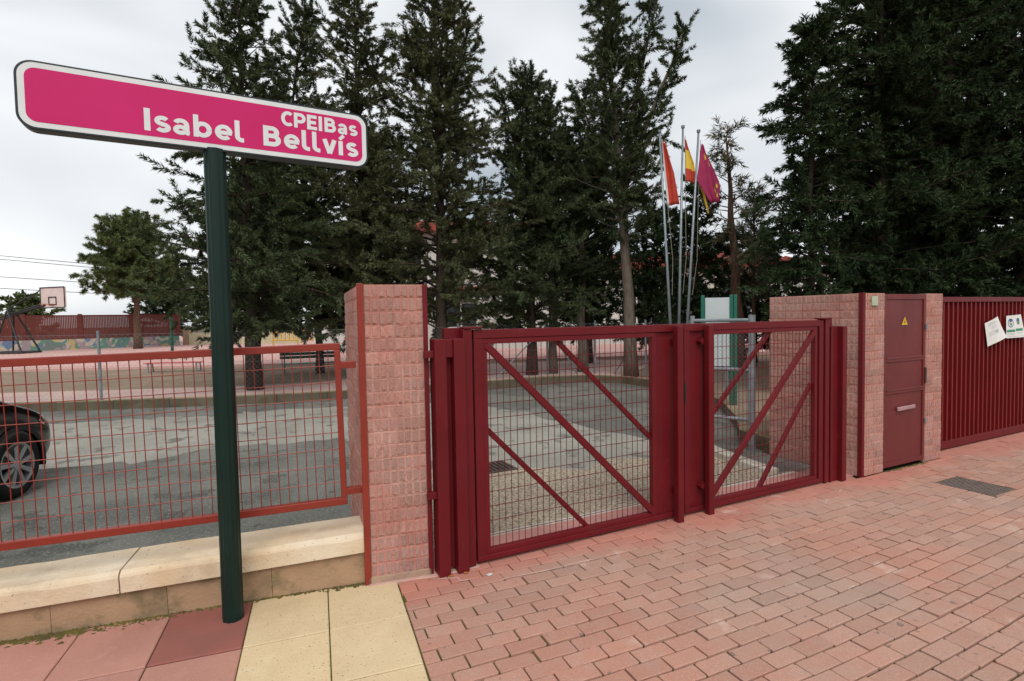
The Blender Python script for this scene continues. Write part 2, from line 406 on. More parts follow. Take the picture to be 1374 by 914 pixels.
# block pavers in curving rows before the gates
def row_angle(s):
    k = min(1, max(0, (s - 0.5) / 3.5)); k = k * k * (3 - 2 * k); return R(-4.5 + 6.0 * k)
S0, S1, DS = -4.0, 24.0, 0.02
ys = [0.0]
for i in range(int((S1 - S0) / DS)): ys.append(ys[-1] + math.tan(row_angle(S0 + i * DS)) * DS)
y_at_1 = ys[int((1.0 - S0) / DS)]
def row_y(s): return ys[min(len(ys) - 1, max(0, int((s - S0) / DS)))] - y_at_1
TC, TD = (0.815, 3.229), (0.708, 2.277)        # edge between cream slabs and pavers
ex, ey = TD[0] - TC[0], TD[1] - TC[1]
en = (ey, -ex); el = math.hypot(*en); en = (en[0] / el, en[1] / el)   # points to -x side
if en[0] > 0: en = (-en[0], -en[1])
ec = en[0] * TC[0] + en[1] * TC[1]
GR = (5.735, 6.12, 2.30, 2.735)                # cast iron cover let into the paving
mb = MB(); mb.prism([(TC[0] - 0.02, 3.26), (TD[0] - 0.5, -1.9), (24, -1.9), (24, 3.6), (6.6, 3.6), (6.6, 3.26)], -0.07, -0.015)
pavement = structure('pavement', mb, 'joint')
pav = []
for k in range(-52, 6):
    v = 3.135 + k * 0.1005
    for i in range(-10, 110):
        s = (i + 0.5 * (k % 2)) * 0.2015
        if s < -0.2 or s > 22: continue
        x, y = s, v + row_y(s)
        if y > 3.42 or y < -1.7: continue
        a = row_angle(s) + rnd.gauss(0, R(0.35))
        x += rnd.gauss(0, 0.0008); y += rnd.gauss(0, 0.0008)
        g = 0.0040 if y < 2.95 else 0.0024
        hw, hh = 0.1007 - g, 0.0502 - g
        ca, sa = math.cos(a), math.sin(a)
        poly0 = [(-hw, -hh), (hw, -hh), (hw, hh), (-hw, hh)]
        poly = [(x + px * ca - py * sa, y + px * sa + py * ca) for px, py in poly0]
        q = poly
        q = clip(q, en[0], en[1], ec - 0.004)
        if not q: continue
        lim = 3.235 if s < 5.3 else (3.155 if s < 6.74 else 3.36)
        q = clip(q, 0, 1, lim)
        if len(q) < 3: continue
        pieces = [q]
        if GR[0] - 0.13 < x < GR[1] + 0.13 and GR[2] - 0.09 < y < GR[3] + 0.09:
            m_ = 0.012; mid = clip(clip(q, 1, 0, GR[1] + m_), -1, 0, -(GR[0] - m_))
            pieces = [clip(q, 1, 0, GR[0] - m_), clip(q, -1, 0, -(GR[1] + m_))]
            if len(mid) >= 3: pieces += [clip(mid, 0, 1, GR[2] - m_), clip(mid, 0, -1, -(GR[3] + m_))]
        for q in pieces:
            if len(q) < 3 or area(q) < 0.0006: continue
            whole = len(q) == 4 and abs(area(q) - 4 * hw * hh) < 1e-6
            px = to_pixel((x, y, 0)); d = (Vector((x, y, 0)) - Vector((0, 0, 1.6))).dot(fw)
            vis = px is not None and -30 < px[0] < 1404 and px[1] < 950
            score = (area(q) / 0.02) * (1.6 / d ** 3) if vis else 0
            pav.append((score, x, y, a, q, whole, g))
pav.sort(key=lambda t: -t[0])
shared = {}
def chipped(poly):
    # knock some corners off a paver and leave its sides not quite straight
    out = []
    for i, p in enumerate(poly):
        a, b = poly[i - 1], poly[(i + 1) % len(poly)]; c = rnd.choice((0.0015, 0.002, 0.003, 0.004, 0.009))
        for q in (a, b):
            l = math.hypot(q[0] - p[0], q[1] - p[1]); k = c * rnd.uniform(0.7, 1.6) / l
            out.append((p[0] + (q[0] - p[0]) * k, p[1] + (q[1] - p[1]) * k))
        l = math.hypot(b[0] - p[0], b[1] - p[1])
        if l > 0.15:
            u = rnd.uniform(0.3, 0.7); out.append((p[0] + (b[0] - p[0]) * u, p[1] + (b[1] - p[1]) * u + (0.0011 if p[1] < 0 else -0.0011) * rnd.random()))
    return out
rest = MB()
for n, (score, x, y, a, q, whole, g) in enumerate(pav):
    zt = rnd.gauss(0, 0.0016)
    tl = (rnd.gauss(0, 0.010), rnd.gauss(0, 0.016))
    if n < 300 and score > 0:
        if whole:
            kv = (g, rnd.randrange(10))
            if kv not in shared:
                m1 = MB(); hw, hh = 0.1007 - g, 0.0502 - g
                stone(m1, chipped([(-hw, -hh), (hw, -hh), (hw, hh), (-hw, hh)]), 0)
                shared[kv] = m1.mesh('paver', 'paver')
            o = link('paver', shared[kv], pavement, loc=(x, y, zt)); o.rotation_euler = (tl[1], tl[0], a + (math.pi if rnd.random() < 0.5 else 0))
        else:
            m1 = MB(); stone(m1, [(px - x, py - y) for px, py in q], 0)
            link('paver', m1.mesh('paver', 'paver'), pavement, loc=(x, y, zt))
    else:
        stone(rest, q, zt, tilt=tl)
tag(rest.build('pavers_beyond', 'paver_island', pavement), kind='stuff')

for smear in ([(1.02, 3.17), (1.16, 3.125), (1.16, 3.075), (1.27, 3.06)], [(1.27, 2.99), (1.66, 2.945), (2.12, 2.935)], [(4.32, 2.86), (4.46, 2.93)], [(4.66, 2.97), (4.76, 3.01), (4.85, 3.05)]):
    m1 = MB(); sr = random.Random(int(smear[0][0] * 100))
    pts = []
    for (x0, y0), (x1, y1) in zip(smear, smear[1:]):
        k = max(2, int(math.hypot(x1 - x0, y1 - y0) / 0.03))
        pts += [(x0 + (x1 - x0) * i / k, y0 + (y1 - y0) * i / k) for i in range(k)]
    pts.append(smear[-1])
    vs_ = []
    for i, p in enumerate(pts):
        a, b = pts[max(0, i - 1)], pts[min(len(pts) - 1, i + 1)]; tx, ty = b[0] - a[0], b[1] - a[1]; l = math.hypot(tx, ty); w = sr.uniform(0.003, 0.008) * (0.3 if i in (0, len(pts) - 1) else 1)
        vs_ += [(p[0] - ty / l * w, p[1] + tx / l * w, 0.0022), (p[0] + ty / l * w, p[1] - tx / l * w, 0.0022)]
    m1.add(vs_, [(2 * i, 2 * i + 1, 2 * i + 3, 2 * i + 2) for i in range(len(pts) - 1)]); m1.build('mortar_smear', 'mortar', pavement)

# sidewalk of large slabs before the fence
TA = R(-7.0); TO = (-0.035, 2.955); PU, PV = 0.408, 0.445
td, tn = (math.cos(TA), math.sin(TA)), (-math.sin(TA), math.cos(TA))
def tl_(u, v): return (TO[0] + u * td[0] + v * tn[0], TO[1] + u * td[1] + v * tn[1])
mb = MB(); mb.prism([fl(-14, 0.06), (-14.5, -1.9), (TD[0] - 0.5, -1.9), (TC[0] - 0.02, 3.26), fl(0.1, 0.04)], -0.07, -0.012)
sidewalk = structure('sidewalk', mb, 'joint')
wall_n = (FN[0], FN[1]); wall_c = FN[0] * FO[0] + FN[1] * FO[1]
for r_ in range(0, -9, -1):
    for c_ in range(-9, 4):
        u_0, u_1 = c_ * PU, (c_ + 1) * PU
        v_0, v_1 = r_ * PV, (r_ + 1) * PV + (0.05 if r_ == 0 else 0)
        e = 0.003
        q = [tl_(u_0 + e, v_0 + e), tl_(u_1 - e, v_0 + e), tl_(u_1 - e, v_1 - e), tl_(u_0 + e, v_1 - e)]
        q = clip(q, wall_n[0], wall_n[1], wall_c + (0.028 if c_ < 2 else -0.005))
        if len(q) < 3: continue
        q = clip(q, -en[0], -en[1], -ec - 0.004)
        if len(q) < 3 or area(q) < 0.002: continue
        m1 = MB(); cx_, cy_ = q[0]
        stone(m1, [(a - cx_, b - cy_) for a, b in q], 0, ch=0.005)
        m = 'slab_cream' if c_ >= 0 else ('slab_brown' if (c_ == -1 and r_ == 0) else 'slab_pink')
        o = link('slab', m1.mesh('slab', m), sidewalk, loc=(cx_, cy_, rnd.gauss(0, 0.001)))
        if m == 'slab_brown': o['label'] = 'darker brown slab at the foot of the sign post'
# cement fillets under the pillar and the gate posts
mb = MB(); mb.prism([fl(0.0, -0.03), fl(0.40, -0.045), (1.34, 3.19), (1.34, 3.26), fl(0, 0.05)], -0.02, 0.004)
structure('cement_strip', mb, 'mortar', bevel=0.003)

# strips and apron behind the gate
mb = MB(); mb.prism([(1.0, 3.236), (5.33, 3.236), (5.33, 3.57), (1.0, 3.60)], -0.03, 0.002)
structure('threshold_strip', mb, 'pink_concrete')
mb = MB(); mb.prism([(1.0, 3.605), (4.95, 3.575), (4.95, 3.635), (1.0, 3.66)], -0.03, 0.004)
structure('white_edge_strip', mb, 'white_line', bevel=0.003)
def ragged(poly, step=0.12, amp=0.035, seed=4):
    q = random.Random(seed); out = []
    for (x0, y0), (x1, y1) in zip(poly, poly[1:] + poly[:1]):
        ln = math.hypot(x1 - x0, y1 - y0); k = max(1, int(ln / step))
        for i in range(k):
            u = i / k; out.append((x0 + (x1 - x0) * u + q.gauss(0, amp), y0 + (y1 - y0) * u + q.gauss(0, amp)))
    return out
dry = ragged([(-5.5, 11.4), (-4.0, 8.2), (-1.67, 7.57), (-0.22, 7.9), (0.48, 7.64), (1.23, 7.64), (1.7, 6.2), (2.3, 5.3), (3.0, 4.6), (4.4, 4.6), (4.65, 5.3), (4.6, 5.9), (4.3, 6.2), (4.34, 6.9), (4.31, 7.7), (4.19, 8.6), (4.0, 9.1), (3.2, 10.0), (1.7, 10.5), (0.7, 10.7), (-0.3, 10.76), (-1.4, 10.96), (-2.3, 11.25)], 0.25, 0.09, 8)
mb = MB(); mb.add([(x, y, 0.001) for x, y in dry], [tuple(range(len(dry)))])
structure('dry_asphalt', mb, 'asphalt_dry')
ap = [(1.0, 3.66)] + ragged([(4.70, 3.64), (4.66, 3.9), (4.84, 4.55), (4.4, 4.72), (4.09, 4.72), (3.64, 4.9), (3.23, 4.73), (3.09, 4.78), (2.86, 4.95), (2.62, 5.1), (2.62, 5.42), (2.4, 5.5), (1.9, 5.55), (1.0, 5.5)], 0.12, 0.02, 5)[:-30]
mb = MB(); mb.prism(ap, -0.03, 0.0045)
structure('gravel_apron', mb, 'apron')
mb = MB()
for p, q in (((4.66, 3.62), (4.70, 3.95)), ((4.70, 3.95), (4.84, 4.55)), ((4.84, 4.55), (5.02, 4.95))):
    mb.bar((*p, 0.03), (*q, 0.03), 0.15, 0.07, up=(0, 0, 1))
structure('white_edging', mb, 'white_line', bevel=0.01)

# raised planting strip, path and court behind the yard kerb
KL = [(-16, 18.2), (-9, 15.3), (-3.09, 12.92), (-0.29, 11.92), (1.58, 11.5), (5.12, 11.28), (6.6, 11.3), (7.5, 11.0), (8.05, 10.3), (8.15, 9.2), (7.9, 8.0), (7.2, 6.6), (6.2, 5.4), (5.5, 4.75), (5.4, 4.22)]
mb = MB()
n = len(KL)
far = [(60, 4.22), (60, 70), (-60, 70), (-60, 36)]
poly = KL[::-1]
vs_ = [(x, y, 0.15) for x, y in KL] + [(x, y, 0.15) for x, y in far]
mb.add(vs_, [tuple(range(len(vs_)))[::-1]])
structure('planting_strip', mb, 'sand')
def offset_line(line, d):
    out = []
    for i, p in enumerate(line):
        a = line[max(0, i - 1)]; b = line[min(len(line) - 1, i + 1)]
        tx, ty = b[0] - a[0], b[1] - a[1]; l = math.hypot(tx, ty)
        out.append((p[0] - ty / l * d, p[1] + tx / l * d))
    return out
KB = offset_line(KL[:9], 0.16); KP = [offset_line(KL[:9], w)[i] for i, w in enumerate((1.9, 1.9, 1.9, 1.9, 2.1, 3.6, 4.2, 4.6, 5.0))]
mb = MB(); m = len(KB)
mb.add([(x, y, 0.156) for x, y in KB] + [(x, y, 0.156) for x, y in KP], [(i, i + 1, m + i + 1, m + i) for i in range(m - 1)])
structure('path', mb, 'path_pink')
kerb = thing('yard_kerb', 'weathered concrete kerb curving round the far side of the asphalt yard', 'kerb')
for i in range(len(KL) - 1):
    p, q = Vector((*KL[i], 0)), Vector((*KL[i + 1], 0)); ln = (q - p).length; k = max(1, round(ln / 1.0))
    for j in range(k):
        a, b = p.lerp(q, j / k), p.lerp(q, (j + 1) / k); t = (b - a).normalized(); nn = Vector((-t.y, t.x, 0))
        m1 = MB(); hgt = 0.165 + rnd.gauss(0, 0.004)
        m1.bar(a + t * 0.004 + nn * 0.08 + Vector((0, 0, hgt / 2 - 0.02)), b - t * 0.004 + nn * 0.08 + Vector((0, 0, hgt / 2 - 0.02)), 0.17, hgt + 0.04, up=(0, 0, 1))
        m1.mi = [1 if i_ == 3 else 0 for i_ in range(len(m1.f))]
        m1.build('kerbstone', ['kerb', 'kerb_dirty'], kerb, bevel=0.012)
mb = MB(); mb.prism([(-60, 45), (-25, 30.2), (-5.54, 22.2), (2.83, 18.7), (7.34, 16.15), (15, 13.6), (60, 6), (60, 69), (-60, 69)], 0.1, 0.23)
structure('court', mb, 'court')

# ------------------------------------------------------------------ split-face blocks
BW, BH = 0.1905, 0.0825
def block_mesh(w, studs, name='block', seed=0):
    q = random.Random(seed)
    m = MB(); g = 0.0013
    # body with recessed joint all round, outward is -y
    m.box(g, w - g, -0.012, 0.0, g, BH - g, 0)
    pw = w / studs
    for i in range(studs):
        x0, x1 = i * pw + 0.0072 + q.gauss(0, 0.001), (i + 1) * pw - 0.0072 + q.gauss(0, 0.001)
        z0, z1 = 0.0095 + q.gauss(0, 0.0012), BH - 0.0095 + q.gauss(0, 0.0012); c = 0.0012
        dp = [-0.0158 + q.gauss(0, 0.0016) for _ in range(5)]          # broken, uneven face
        ring = [(x0 + c, z0 + c), (x1 - c, z0 + c), (x1 - c, z1 - c), (x0 + c, z1 - c)]
        m.add([(x0, -0.012, z0), (x1, -0.012, z0), (x1, -0.012, z1), (x0, -0.012, z1)] + [(a_, dp[k_], b_) for k_, (a_, b_) in enumerate(ring)],
              [(0, 1, 5, 4), (1, 2, 6, 5), (2, 3, 7, 6), (3, 0, 4, 7)], 0)
        m.add([(a_, dp[k_], b_) for k_, (a_, b_) in enumerate(ring)] + [((x0 + x1) / 2 + q.gauss(0, 0.004), dp[4], (z0 + z1) / 2 + q.gauss(0, 0.012))],
              [(0, 1, 4), (1, 2, 4), (2, 3, 4), (3, 0, 4)], 1)
    return m.mesh(name, ['block', 'block_face'])
BLOCKS = [block_mesh(BW, 4, seed=k) for k in range(9)]
def block_face(parent, origin, direction, width, height, z0=0.0, rows=22):
    """cover a wall face with blocks: origin (x, y) at its left foot seen from outside, direction angle along the face"""
    nb = max(1, round(width / BW)); bw = width / nb; bh = (height - z0) / rows
    for r_ in range(rows):
        for c_ in range(nb):
            o = link('block', rnd.choice(BLOCKS), parent)
            o.location = (origin[0] + c_ * bw * math.cos(direction), origin[1] + c_ * bw * math.sin(direction), z0 + r_ * bh)
            o.rotation_euler = (0, 0, direction); o.scale = (bw / BW, 1 + rnd.gauss(0, 0.05), bh / BH)

# ------------------------------------------------------------------ pillar beside the gate
pil = thing('gate_pillar', 'pink split-block pillar with red corner strips between railing and gate', 'pillar', (FO[0], FO[1], 0), FA)
PWID, PDEP, PH = 0.382, 1.15, 1.812
mb = MB(); mb.prism([(-0.008, 0.005), (PWID, 0.005), (PWID + 0.02, PDEP), (-0.063, PDEP)], 0.0, PH - 0.004)
mb.build('core', 'mortar', pil)
block_face(pil, (0.012, 0.013), 0.0, PWID - 0.024, PH, 0.04)
sl = math.atan2(PDEP - 0.013, -0.055)
block_face(pil, (-0.052, PDEP), sl + math.pi, math.hypot(PDEP - 0.03, 0.055), PH, 0.0)
mb = MB(); mb.box(0.0, PWID, -0.012, 0.02, -0.02, 0.042); mb.build('plinth', 'render_base', pil, bevel=0.004)
mb = MB(); mb.box(-0.022, 0.016, -0.012, 0.0, -0.01, PH + 0.004); mb.box(-0.022, -0.014, 0.0, 0.03, -0.01, PH + 0.004)
o = mb.build('corner_strip', 'fence_red', pil, bevel=0.002); o['label'] = 'orange red corner strip on the railing side'
mb = MB(); mb.box(PWID - 0.016, PWID + 0.012, -0.012, 0.0, -0.005, PH); mb.box(PWID + 0.004, PWID + 0.012, 0.0, 0.03, -0.005, PH)
o = mb.build('corner_strip', 'maroon', pil, bevel=0.002); o['label'] = 'maroon corner strip on the gate side'

# ------------------------------------------------------------------ low wall with coping, mesh railing on it
def tilt_thing(o, deg): o.rotation_euler = (0, R(-deg), FA)
wall = thing('low_wall', 'low wall of brown base blocks under cream stone coping by the sidewalk', 'wall', (FO[0], FO[1], 0)); tilt_thing(wall, 1.3)
x = -0.006; k = 0
for ln in (1.275, 1.30, 1.30, 1.30, 1.30):
    m1 = MB(); x1 = x; x0 = x - ln + 0.006; x -= ln
    yf, yb, z0, z1 = 0.006, 0.372, 0.196, 0.302
    sec = [(yf, z0), (yb, z0), (yb, z1 - 0.004), (yb - 0.02, z1 + 0.006), (yf + 0.03, z1 + 0.008), (yf + 0.006, z1 - 0.006), (yf, z1 - 0.02)]
    nseg = 9; vs_ = []; fs_ = []
    for i in range(nseg + 1):
        xx = x0 + (x1 - x0) * i / nseg
        for j, (yy, zz) in enumerate(sec):
            jit = 0.0 if j < 2 else rnd.gauss(0, 0.0016)
            vs_.append((xx, yy + jit, zz + jit))
    ns = len(sec)
    for i in range(nseg):
        for j in range(ns): fs_.append((i * ns + j, i * ns + (j + 1) % ns, (i + 1) * ns + (j + 1) % ns, (i + 1) * ns + j))
    fs_.append(tuple(range(ns))[::-1]); fs_.append(tuple(range(nseg * ns, nseg * ns + ns)))
    m1.add(vs_, fs_); m1.build('coping_stone', 'coping', wall, bevel=0.003)
x = -0.01
for i in range(12):
    ln = 0.53; m1 = MB(); m1.box(x - ln + 0.0015, x, 0.033 + rnd.gauss(0, 0.0006), 0.34, -0.2, 0.195)
    m1.build('base_block', 'wall_base', wall, bevel=0.002); x -= ln
# moss in the corner between wall and slabs
mb = MB()
mr = random.Random(3)
for i in range(2600):
    xx = -mr.random() * 6.0 - 0.02
    if mr.random() < 0.25 and xx > -0.7: continue
    yy = 0.031 - abs(mr.gauss(0, 0.022 + 0.012 * math.sin(xx * 3.1))); rr_ = mr.uniform(0.006, 0.022); hh = mr.uniform(0.001, 0.009)
    px_, py_ = fl(xx, yy); nn = 6
    vs_ = [(px_ + rr_ * mr.uniform(0.7, 1.5) * math.cos(2 * math.pi * j / nn), py_ + rr_ * 0.7 * math.sin(2 * math.pi * j / nn), -0.004) for j in range(nn)] + [(px_, py_ + 0.003, hh)]
    mb.add(vs_, [(j, (j + 1) % nn, nn) for j in range(nn)])
for i in range(60):
    xx = mr.uniform(5.68, 6.42); yy = 3.15 - abs(mr.gauss(0, 0.014)); rr_ = mr.uniform(0.008, 0.02); nn = 6
    vs_ = [(xx + rr_ * mr.uniform(0.8, 1.5) * math.cos(2 * math.pi * j / nn), yy + rr_ * 0.7 * math.sin(2 * math.pi * j / nn), -0.002) for j in range(nn)] + [(xx, yy, mr.uniform(0.006, 0.016))]
    mb.add(vs_, [(j, (j + 1) % nn, nn) for j in range(nn)])
tag(mb.build('moss', 'moss', None, smooth=True), 'green moss growing in the corner of wall and paving', 'moss', kind='stuff')

rail = thing('mesh_railing', 'orange red welded mesh railing panel above the low cream wall', 'railing', (FO[0], FO[1], 0)); tilt_thing(rail, 1.05)
RX0, RX1, RZ0, RZ1, RY = -3.16, -0.098, 0.49, 1.468, 0.07
mb = MB()
mb.box(RX0, RX1, RY - 0.02, RY + 0.02, RZ1 - 0.042, RZ1); mb.box(RX0, RX1, RY - 0.02, RY + 0.02, RZ0, RZ0 + 0.042)
mb.box(RX1 - 0.036, RX1, RY - 0.02, RY + 0.02, RZ0 + 0.042, RZ1 - 0.042); mb.box(RX0, RX0 + 0.036, RY - 0.02, RY + 0.02, RZ0 + 0.042, RZ1 - 0.042)
mb.build('frame', 'fence_red', rail, bevel=0.004)
mb = MB(); wr = 0.0027; xx = RX1 - 0.036 - 0.035; wrn = random.Random(5)
while xx > RX0 + 0.04:
    b_ = wrn.gauss(0, 0.0025); c_ = wrn.gauss(0, 0.002)
    mb.tube([(xx, RY, RZ0 + 0.03), (xx + b_, RY + c_, (RZ0 + RZ1) / 2), (xx, RY, RZ1 - 0.03)], wr, 5); xx -= 0.0508
zz = RZ0 + 0.042 + 0.098
while zz < RZ1 - 0.05:
    mb.tube([(RX0 + 0.02, RY - 0.004, zz), (-1.6, RY - 0.004, zz + wrn.gauss(0, 0.002)), (-0.8, RY - 0.004, zz + wrn.gauss(0, 0.002)), (RX1 - 0.02, RY - 0.004, zz)], wr, 5); zz += 0.1005
mb.build('wire_mesh', 'fence_red', rail)
for z_ in (1.315, 0.548):
    mb = MB(); mb.box(RX1 - 0.002, -0.012, RY - 0.02, RY + 0.02, z_, z_ + 0.04); mb.build('bracket', 'fence_red', rail, bevel=0.003)

# ------------------------------------------------------------------ gate leaves
def brace(parent, p, q, w, yc):
    m1 = MB(); m1.bar((p[0], yc, p[1]), (q[0], yc, q[1]), w, 0.03, up=(0, 1, 0)); return m1.build('brace', 'maroon', parent, bevel=0.003)
def gate_leaf(x0, x1, o0, o1, lock_left, label, braces):
    """x0..x1 outer edges, o0..o1 mesh opening (world X); the wide lock stile is on one side"""
    t = thing('gate_leaf', label, 'gate', ((x0 + x1) / 2, 3.21, 0), 0, 'two leaves of the vehicle gate')
    c = (x0 + x1) / 2; X0, X1, A, B = x0 - c, x1 - c, o0 - c, o1 - c
    zb, zt, ob, ot = 0.02, 1.525, 0.09, 1.432
    mb = MB()
    sA = A if lock_left else X0; sB = X1 if lock_left else B
    mb.box(X0, X1, 0.0, 0.06, 1.468, zt); mb.box(X0, X1, 0.0, 0.06, zb, 0.058)          # outer rails
    h0, h1 = (X1 - 0.06, X1) if lock_left else (X0, X0 + 0.06)
    mb.box(h0, h1, 0.0, 0.06, 0.0585, 1.4675)
    mb.build('outer_frame', 'maroon', t, bevel=0.004)
    mb = MB()
    i0, i1 = (A - 0.035, B + 0.035)
    mb.box(i0, i1, 0.006, 0.05, ot, 1.4675); mb.box(i0, i1, 0.006, 0.05, 0.0585, ob)
    mb.box(i0, A, 0.006, 0.05, ob, ot); mb.box(B, i1, 0.006, 0.05, ob, ot)
    mb.build('inner_frame', 'maroon', t, bevel=0.003)
    mb = MB()                                                                            # wide lock stile: two tubes and a recessed plate
    if lock_left:
        mb.box(X0, X0 + 0.055, 0.002, 0.06, 0.0585, 1.4675); mb.box(X0 + 0.055, i0, 0.022, 0.05, 0.0585, 1.4675)
    else:
        mb.box(X1 - 0.055, X1, 0.002, 0.06, 0.0585, 1.4675); mb.box(i1, X1 - 0.055, 0.022, 0.05, 0.0585, 1.4675)
    mb.build('lock_stile', 'maroon', t, bevel=0.003)
    bx = (3.325 if lock_left else 3.003) - c
    mb = MB(); mb.box(bx - 0.029, bx + 0.029, -0.075, -0.02, -0.004, 1.515); b = mb.build('drop_bolt', 'maroon', t, bevel=0.006)
    for z_ in (0.20, 1.36):
        m1 = MB(); sx = 0.055 if lock_left else -0.055
        m1.box(min(bx, bx + sx * -1), max(bx, bx - sx), -0.02, 0.024, z_, z_ + 0.05); m1.tube([(bx - sx, -0.028, z_ + 0.025), (bx - sx, 0.02, z_ + 0.025)], 0.016, 10)
        m1.build('bolt_bracket', 'maroon', b)
    for p, q, w, yc in braces:
        brace(t, (p[0] - c, p[1]), (q[0] - c, q[1]), w, yc)
    mb = MB(); r2 = 0.0025; xx = A + 0.028; wn_ = random.Random(int(x0 * 10))
    while xx < B - 0.006:
        mb.tube([(xx, 0.032, ob - 0.01), (xx + wn_.gauss(0, 0.0015), 0.032, 0.76), (xx, 0.032, ot + 0.01)], r2, 5); xx += 0.0483
    zz = 0.173
    while zz < ot - 0.01:
        mb.tube([(A - 0.01, 0.028, zz), ((A + B) / 2, 0.028, zz + wn_.gauss(0, 0.002)), (B + 0.01, 0.028, zz)], r2, 5); zz += 0.0963
    mb.build('wire_mesh', 'maroon', t)
    for z_ in (0.16, 1.36):
        m1 = MB(); hx = X1 + 0.008 if lock_left else X0 - 0.008
        m1.tube([(hx, 0.03, z_), (hx, 0.03, z_ + 0.10)], 0.011, 10); m1.build('hinge', 'iron', t)
    if lock_left:
        m1 = MB(); m1.box(X0 - 0.004, X0 + 0.012, -0.002, 0.002, 0.90, 1.06); m1.build('lock_slot', 'black_metal', t)
    return t
gate_leaf(1.335, 3.106, 1.43, 2.793, False, 'maroon mesh gate leaf next to the pink pillar, the nearer of two',
          [((1.425, 1.425), (2.80, 0.09), 0.047, 0.012), ((1.42, 0.885), (2.215, 0.075), 0.034, 0.05), ((1.965, 1.445), (2.80, 0.662), 0.034, 0.05)])
gate_leaf(3.112, 4.815, 3.381, 4.70, True, 'maroon mesh gate leaf next to the meter booth, the farther of two',
          [((4.70, 1.43), (3.375, 0.085), 0.047, 0.012), ((4.15, 1.445), (3.375, 0.70), 0.034, 0.05), ((4.705, 0.945), (4.01, 0.075), 0.034, 0.05)])

def gate_post(xs, label, mirror):
    """box post open towards the street with a hinge arm; xs = world X of its near-pillar edge, drawn towards +x unless mirrored"""
    t = thing('gate_post', label, 'gate post', (xs, 3.17, 0), 0, 'posts of the vehicle gate')
    s = -1 if mirror else 1
    def bx(m, a, b, *r): m.box(min(s * a, s * b), max(s * a, s * b), *r)
    mb = MB(); bx(mb, 0.0, 0.075, 0.0, 0.10, 0.0, 1.474); mb.build('tube', 'maroon', t, bevel=0.004)
    mb = MB(); bx(mb, 0.122, 0.197, -0.004, 0.10, 0.0, 1.474); mb.build('tube', 'maroon', t, bevel=0.004)
    mb = MB(); bx(mb, 0.0755, 0.1215, 0.06, 0.09, 0.02, 1.36); mb.build('back_plate', 'maroon', t)
    mb = MB(); bx(mb, 0.0755, 0.1215, 0.012, 0.088, 1.3605, 1.47); mb.build('cap_bar', 'maroon', t, bevel=0.003)
    mb = MB(); bx(mb, 0.1975, 0.258, 0.03, 0.10, 0.012, 1.532); mb.build('hinge_stile', 'maroon', t, bevel=0.004)
    mb = MB(); bx(mb, 0.10, 0.19, 0.105, 0.155, 1.36, 1.54); bx(mb, 0.19, 0.255, 0.105, 0.15, 1.40, 1.54); bx(mb, 0.20, 0.33, 0.02, 0.10, 1.5325, 1.546)
    mb.build('hinge_arm', 'maroon', t, bevel=0.004)
    return t
gp = gate_post(1.062, 'maroon double-tube gate post standing close to the pink pillar', False)
for z_ in (1.362, 0.49):
    m1 = MB(); m1.box(-0.055, 0.0, 0.02, 0.06, z_, z_ + 0.042); m1.build('bracket', 'maroon', gp, bevel=0.003)
t = thing('gate_post', 'maroon open-channel gate post standing before the side wall of the meter booth', 'gate post', (5.095, 3.17, 0), 0, 'posts of the vehicle gate')
mb = MB(); mb.box(-0.062, 0.0, -0.004, 0.10, 0.0, 1.462); mb.build('tube', 'maroon', t, bevel=0.004)
mb = MB(); mb.box(-0.165, -0.0625, 0.045, 0.075, 0.0, 1.462); mb.build('back_plate', 'maroon', t)
mb = MB(); mb.box(-0.185, -0.1655, 0.03, 0.10, 0.0, 1.462); mb.build('flange', 'maroon', t, bevel=0.003)
mb = MB(); mb.box(-0.268, -0.21, 0.03, 0.10, 0.012, 1.532); mb.build('hinge_stile', 'maroon', t, bevel=0.004)
mb = MB(); mb.box(-0.215, -0.06, 0.105, 0.155, 1.40, 1.545); mb.box(-0.33, -0.205, 0.02, 0.10, 1.5325, 1.546); mb.build('hinge_arm', 'maroon', t, bevel=0.004)

# ------------------------------------------------------------------ meter booth
booth = thing('meter_booth', 'pink split-block meter booth with maroon door at the end of the gate', 'booth', (5.33, 3.165, 0))
BHT = 1.772
mb = MB(); mb.box(-0.008, 0.345, 0.005, 1.015, 0.0, BHT - 0.003); mb.box(1.085, 1.40, 0.005, 1.015, 0.0, BHT - 0.003); mb.box(0.345, 1.085, 0.09, 1.015, 0.0, BHT - 0.004)
mb.build('core', 'mortar', booth)
block_face(booth, (0.018, 0.013), 0, 0.33, BHT)
block_face(booth, (1.088, 0.013), 0, 0.312, BHT)
block_face(booth, (0.0, 1.015), -math.pi / 2, 0.995, BHT)
mb = MB(); mb.box(-0.022, 0.018, -0.014, 0.0, -0.005, BHT + 0.004); mb.box(-0.022, -0.014, 0.0, 0.03, -0.005, BHT + 0.004)
mb.build('corner_strip', 'maroon', booth, bevel=0.002)
door = MB(); door.box(0.356, 1.074, 0.012, 0.03, 0.03, BHT - 0.01)
door = door.build('door', 'maroon_door', booth, bevel=0.003)
mb = MB(); mb.box(0.347, 0.39, 0.001, 0.012, 0.03, BHT - 0.008); mb.box(1.045, 1.083, 0.001, 0.012, 0.03, BHT - 0.008); mb.box(0.39, 1.045, 0.001, 0.012, BHT - 0.06, BHT - 0.008); mb.box(0.39, 1.045, 0.001, 0.012, 0.03, 0.075)
mb.build('frame', 'maroon_door', door, bevel=0.003)
for z_ in (1.085, 0.765):
    m1 = MB(); m1.box(0.392, 1.043, 0.0, 0.0125, z_, z_ + 0.045); m1.box(0.392, 1.043, -0.006, 0.0, z_ + 0.03, z_ + 0.042); m1.build('seam_strip', 'maroon_door', door, bevel=0.003)
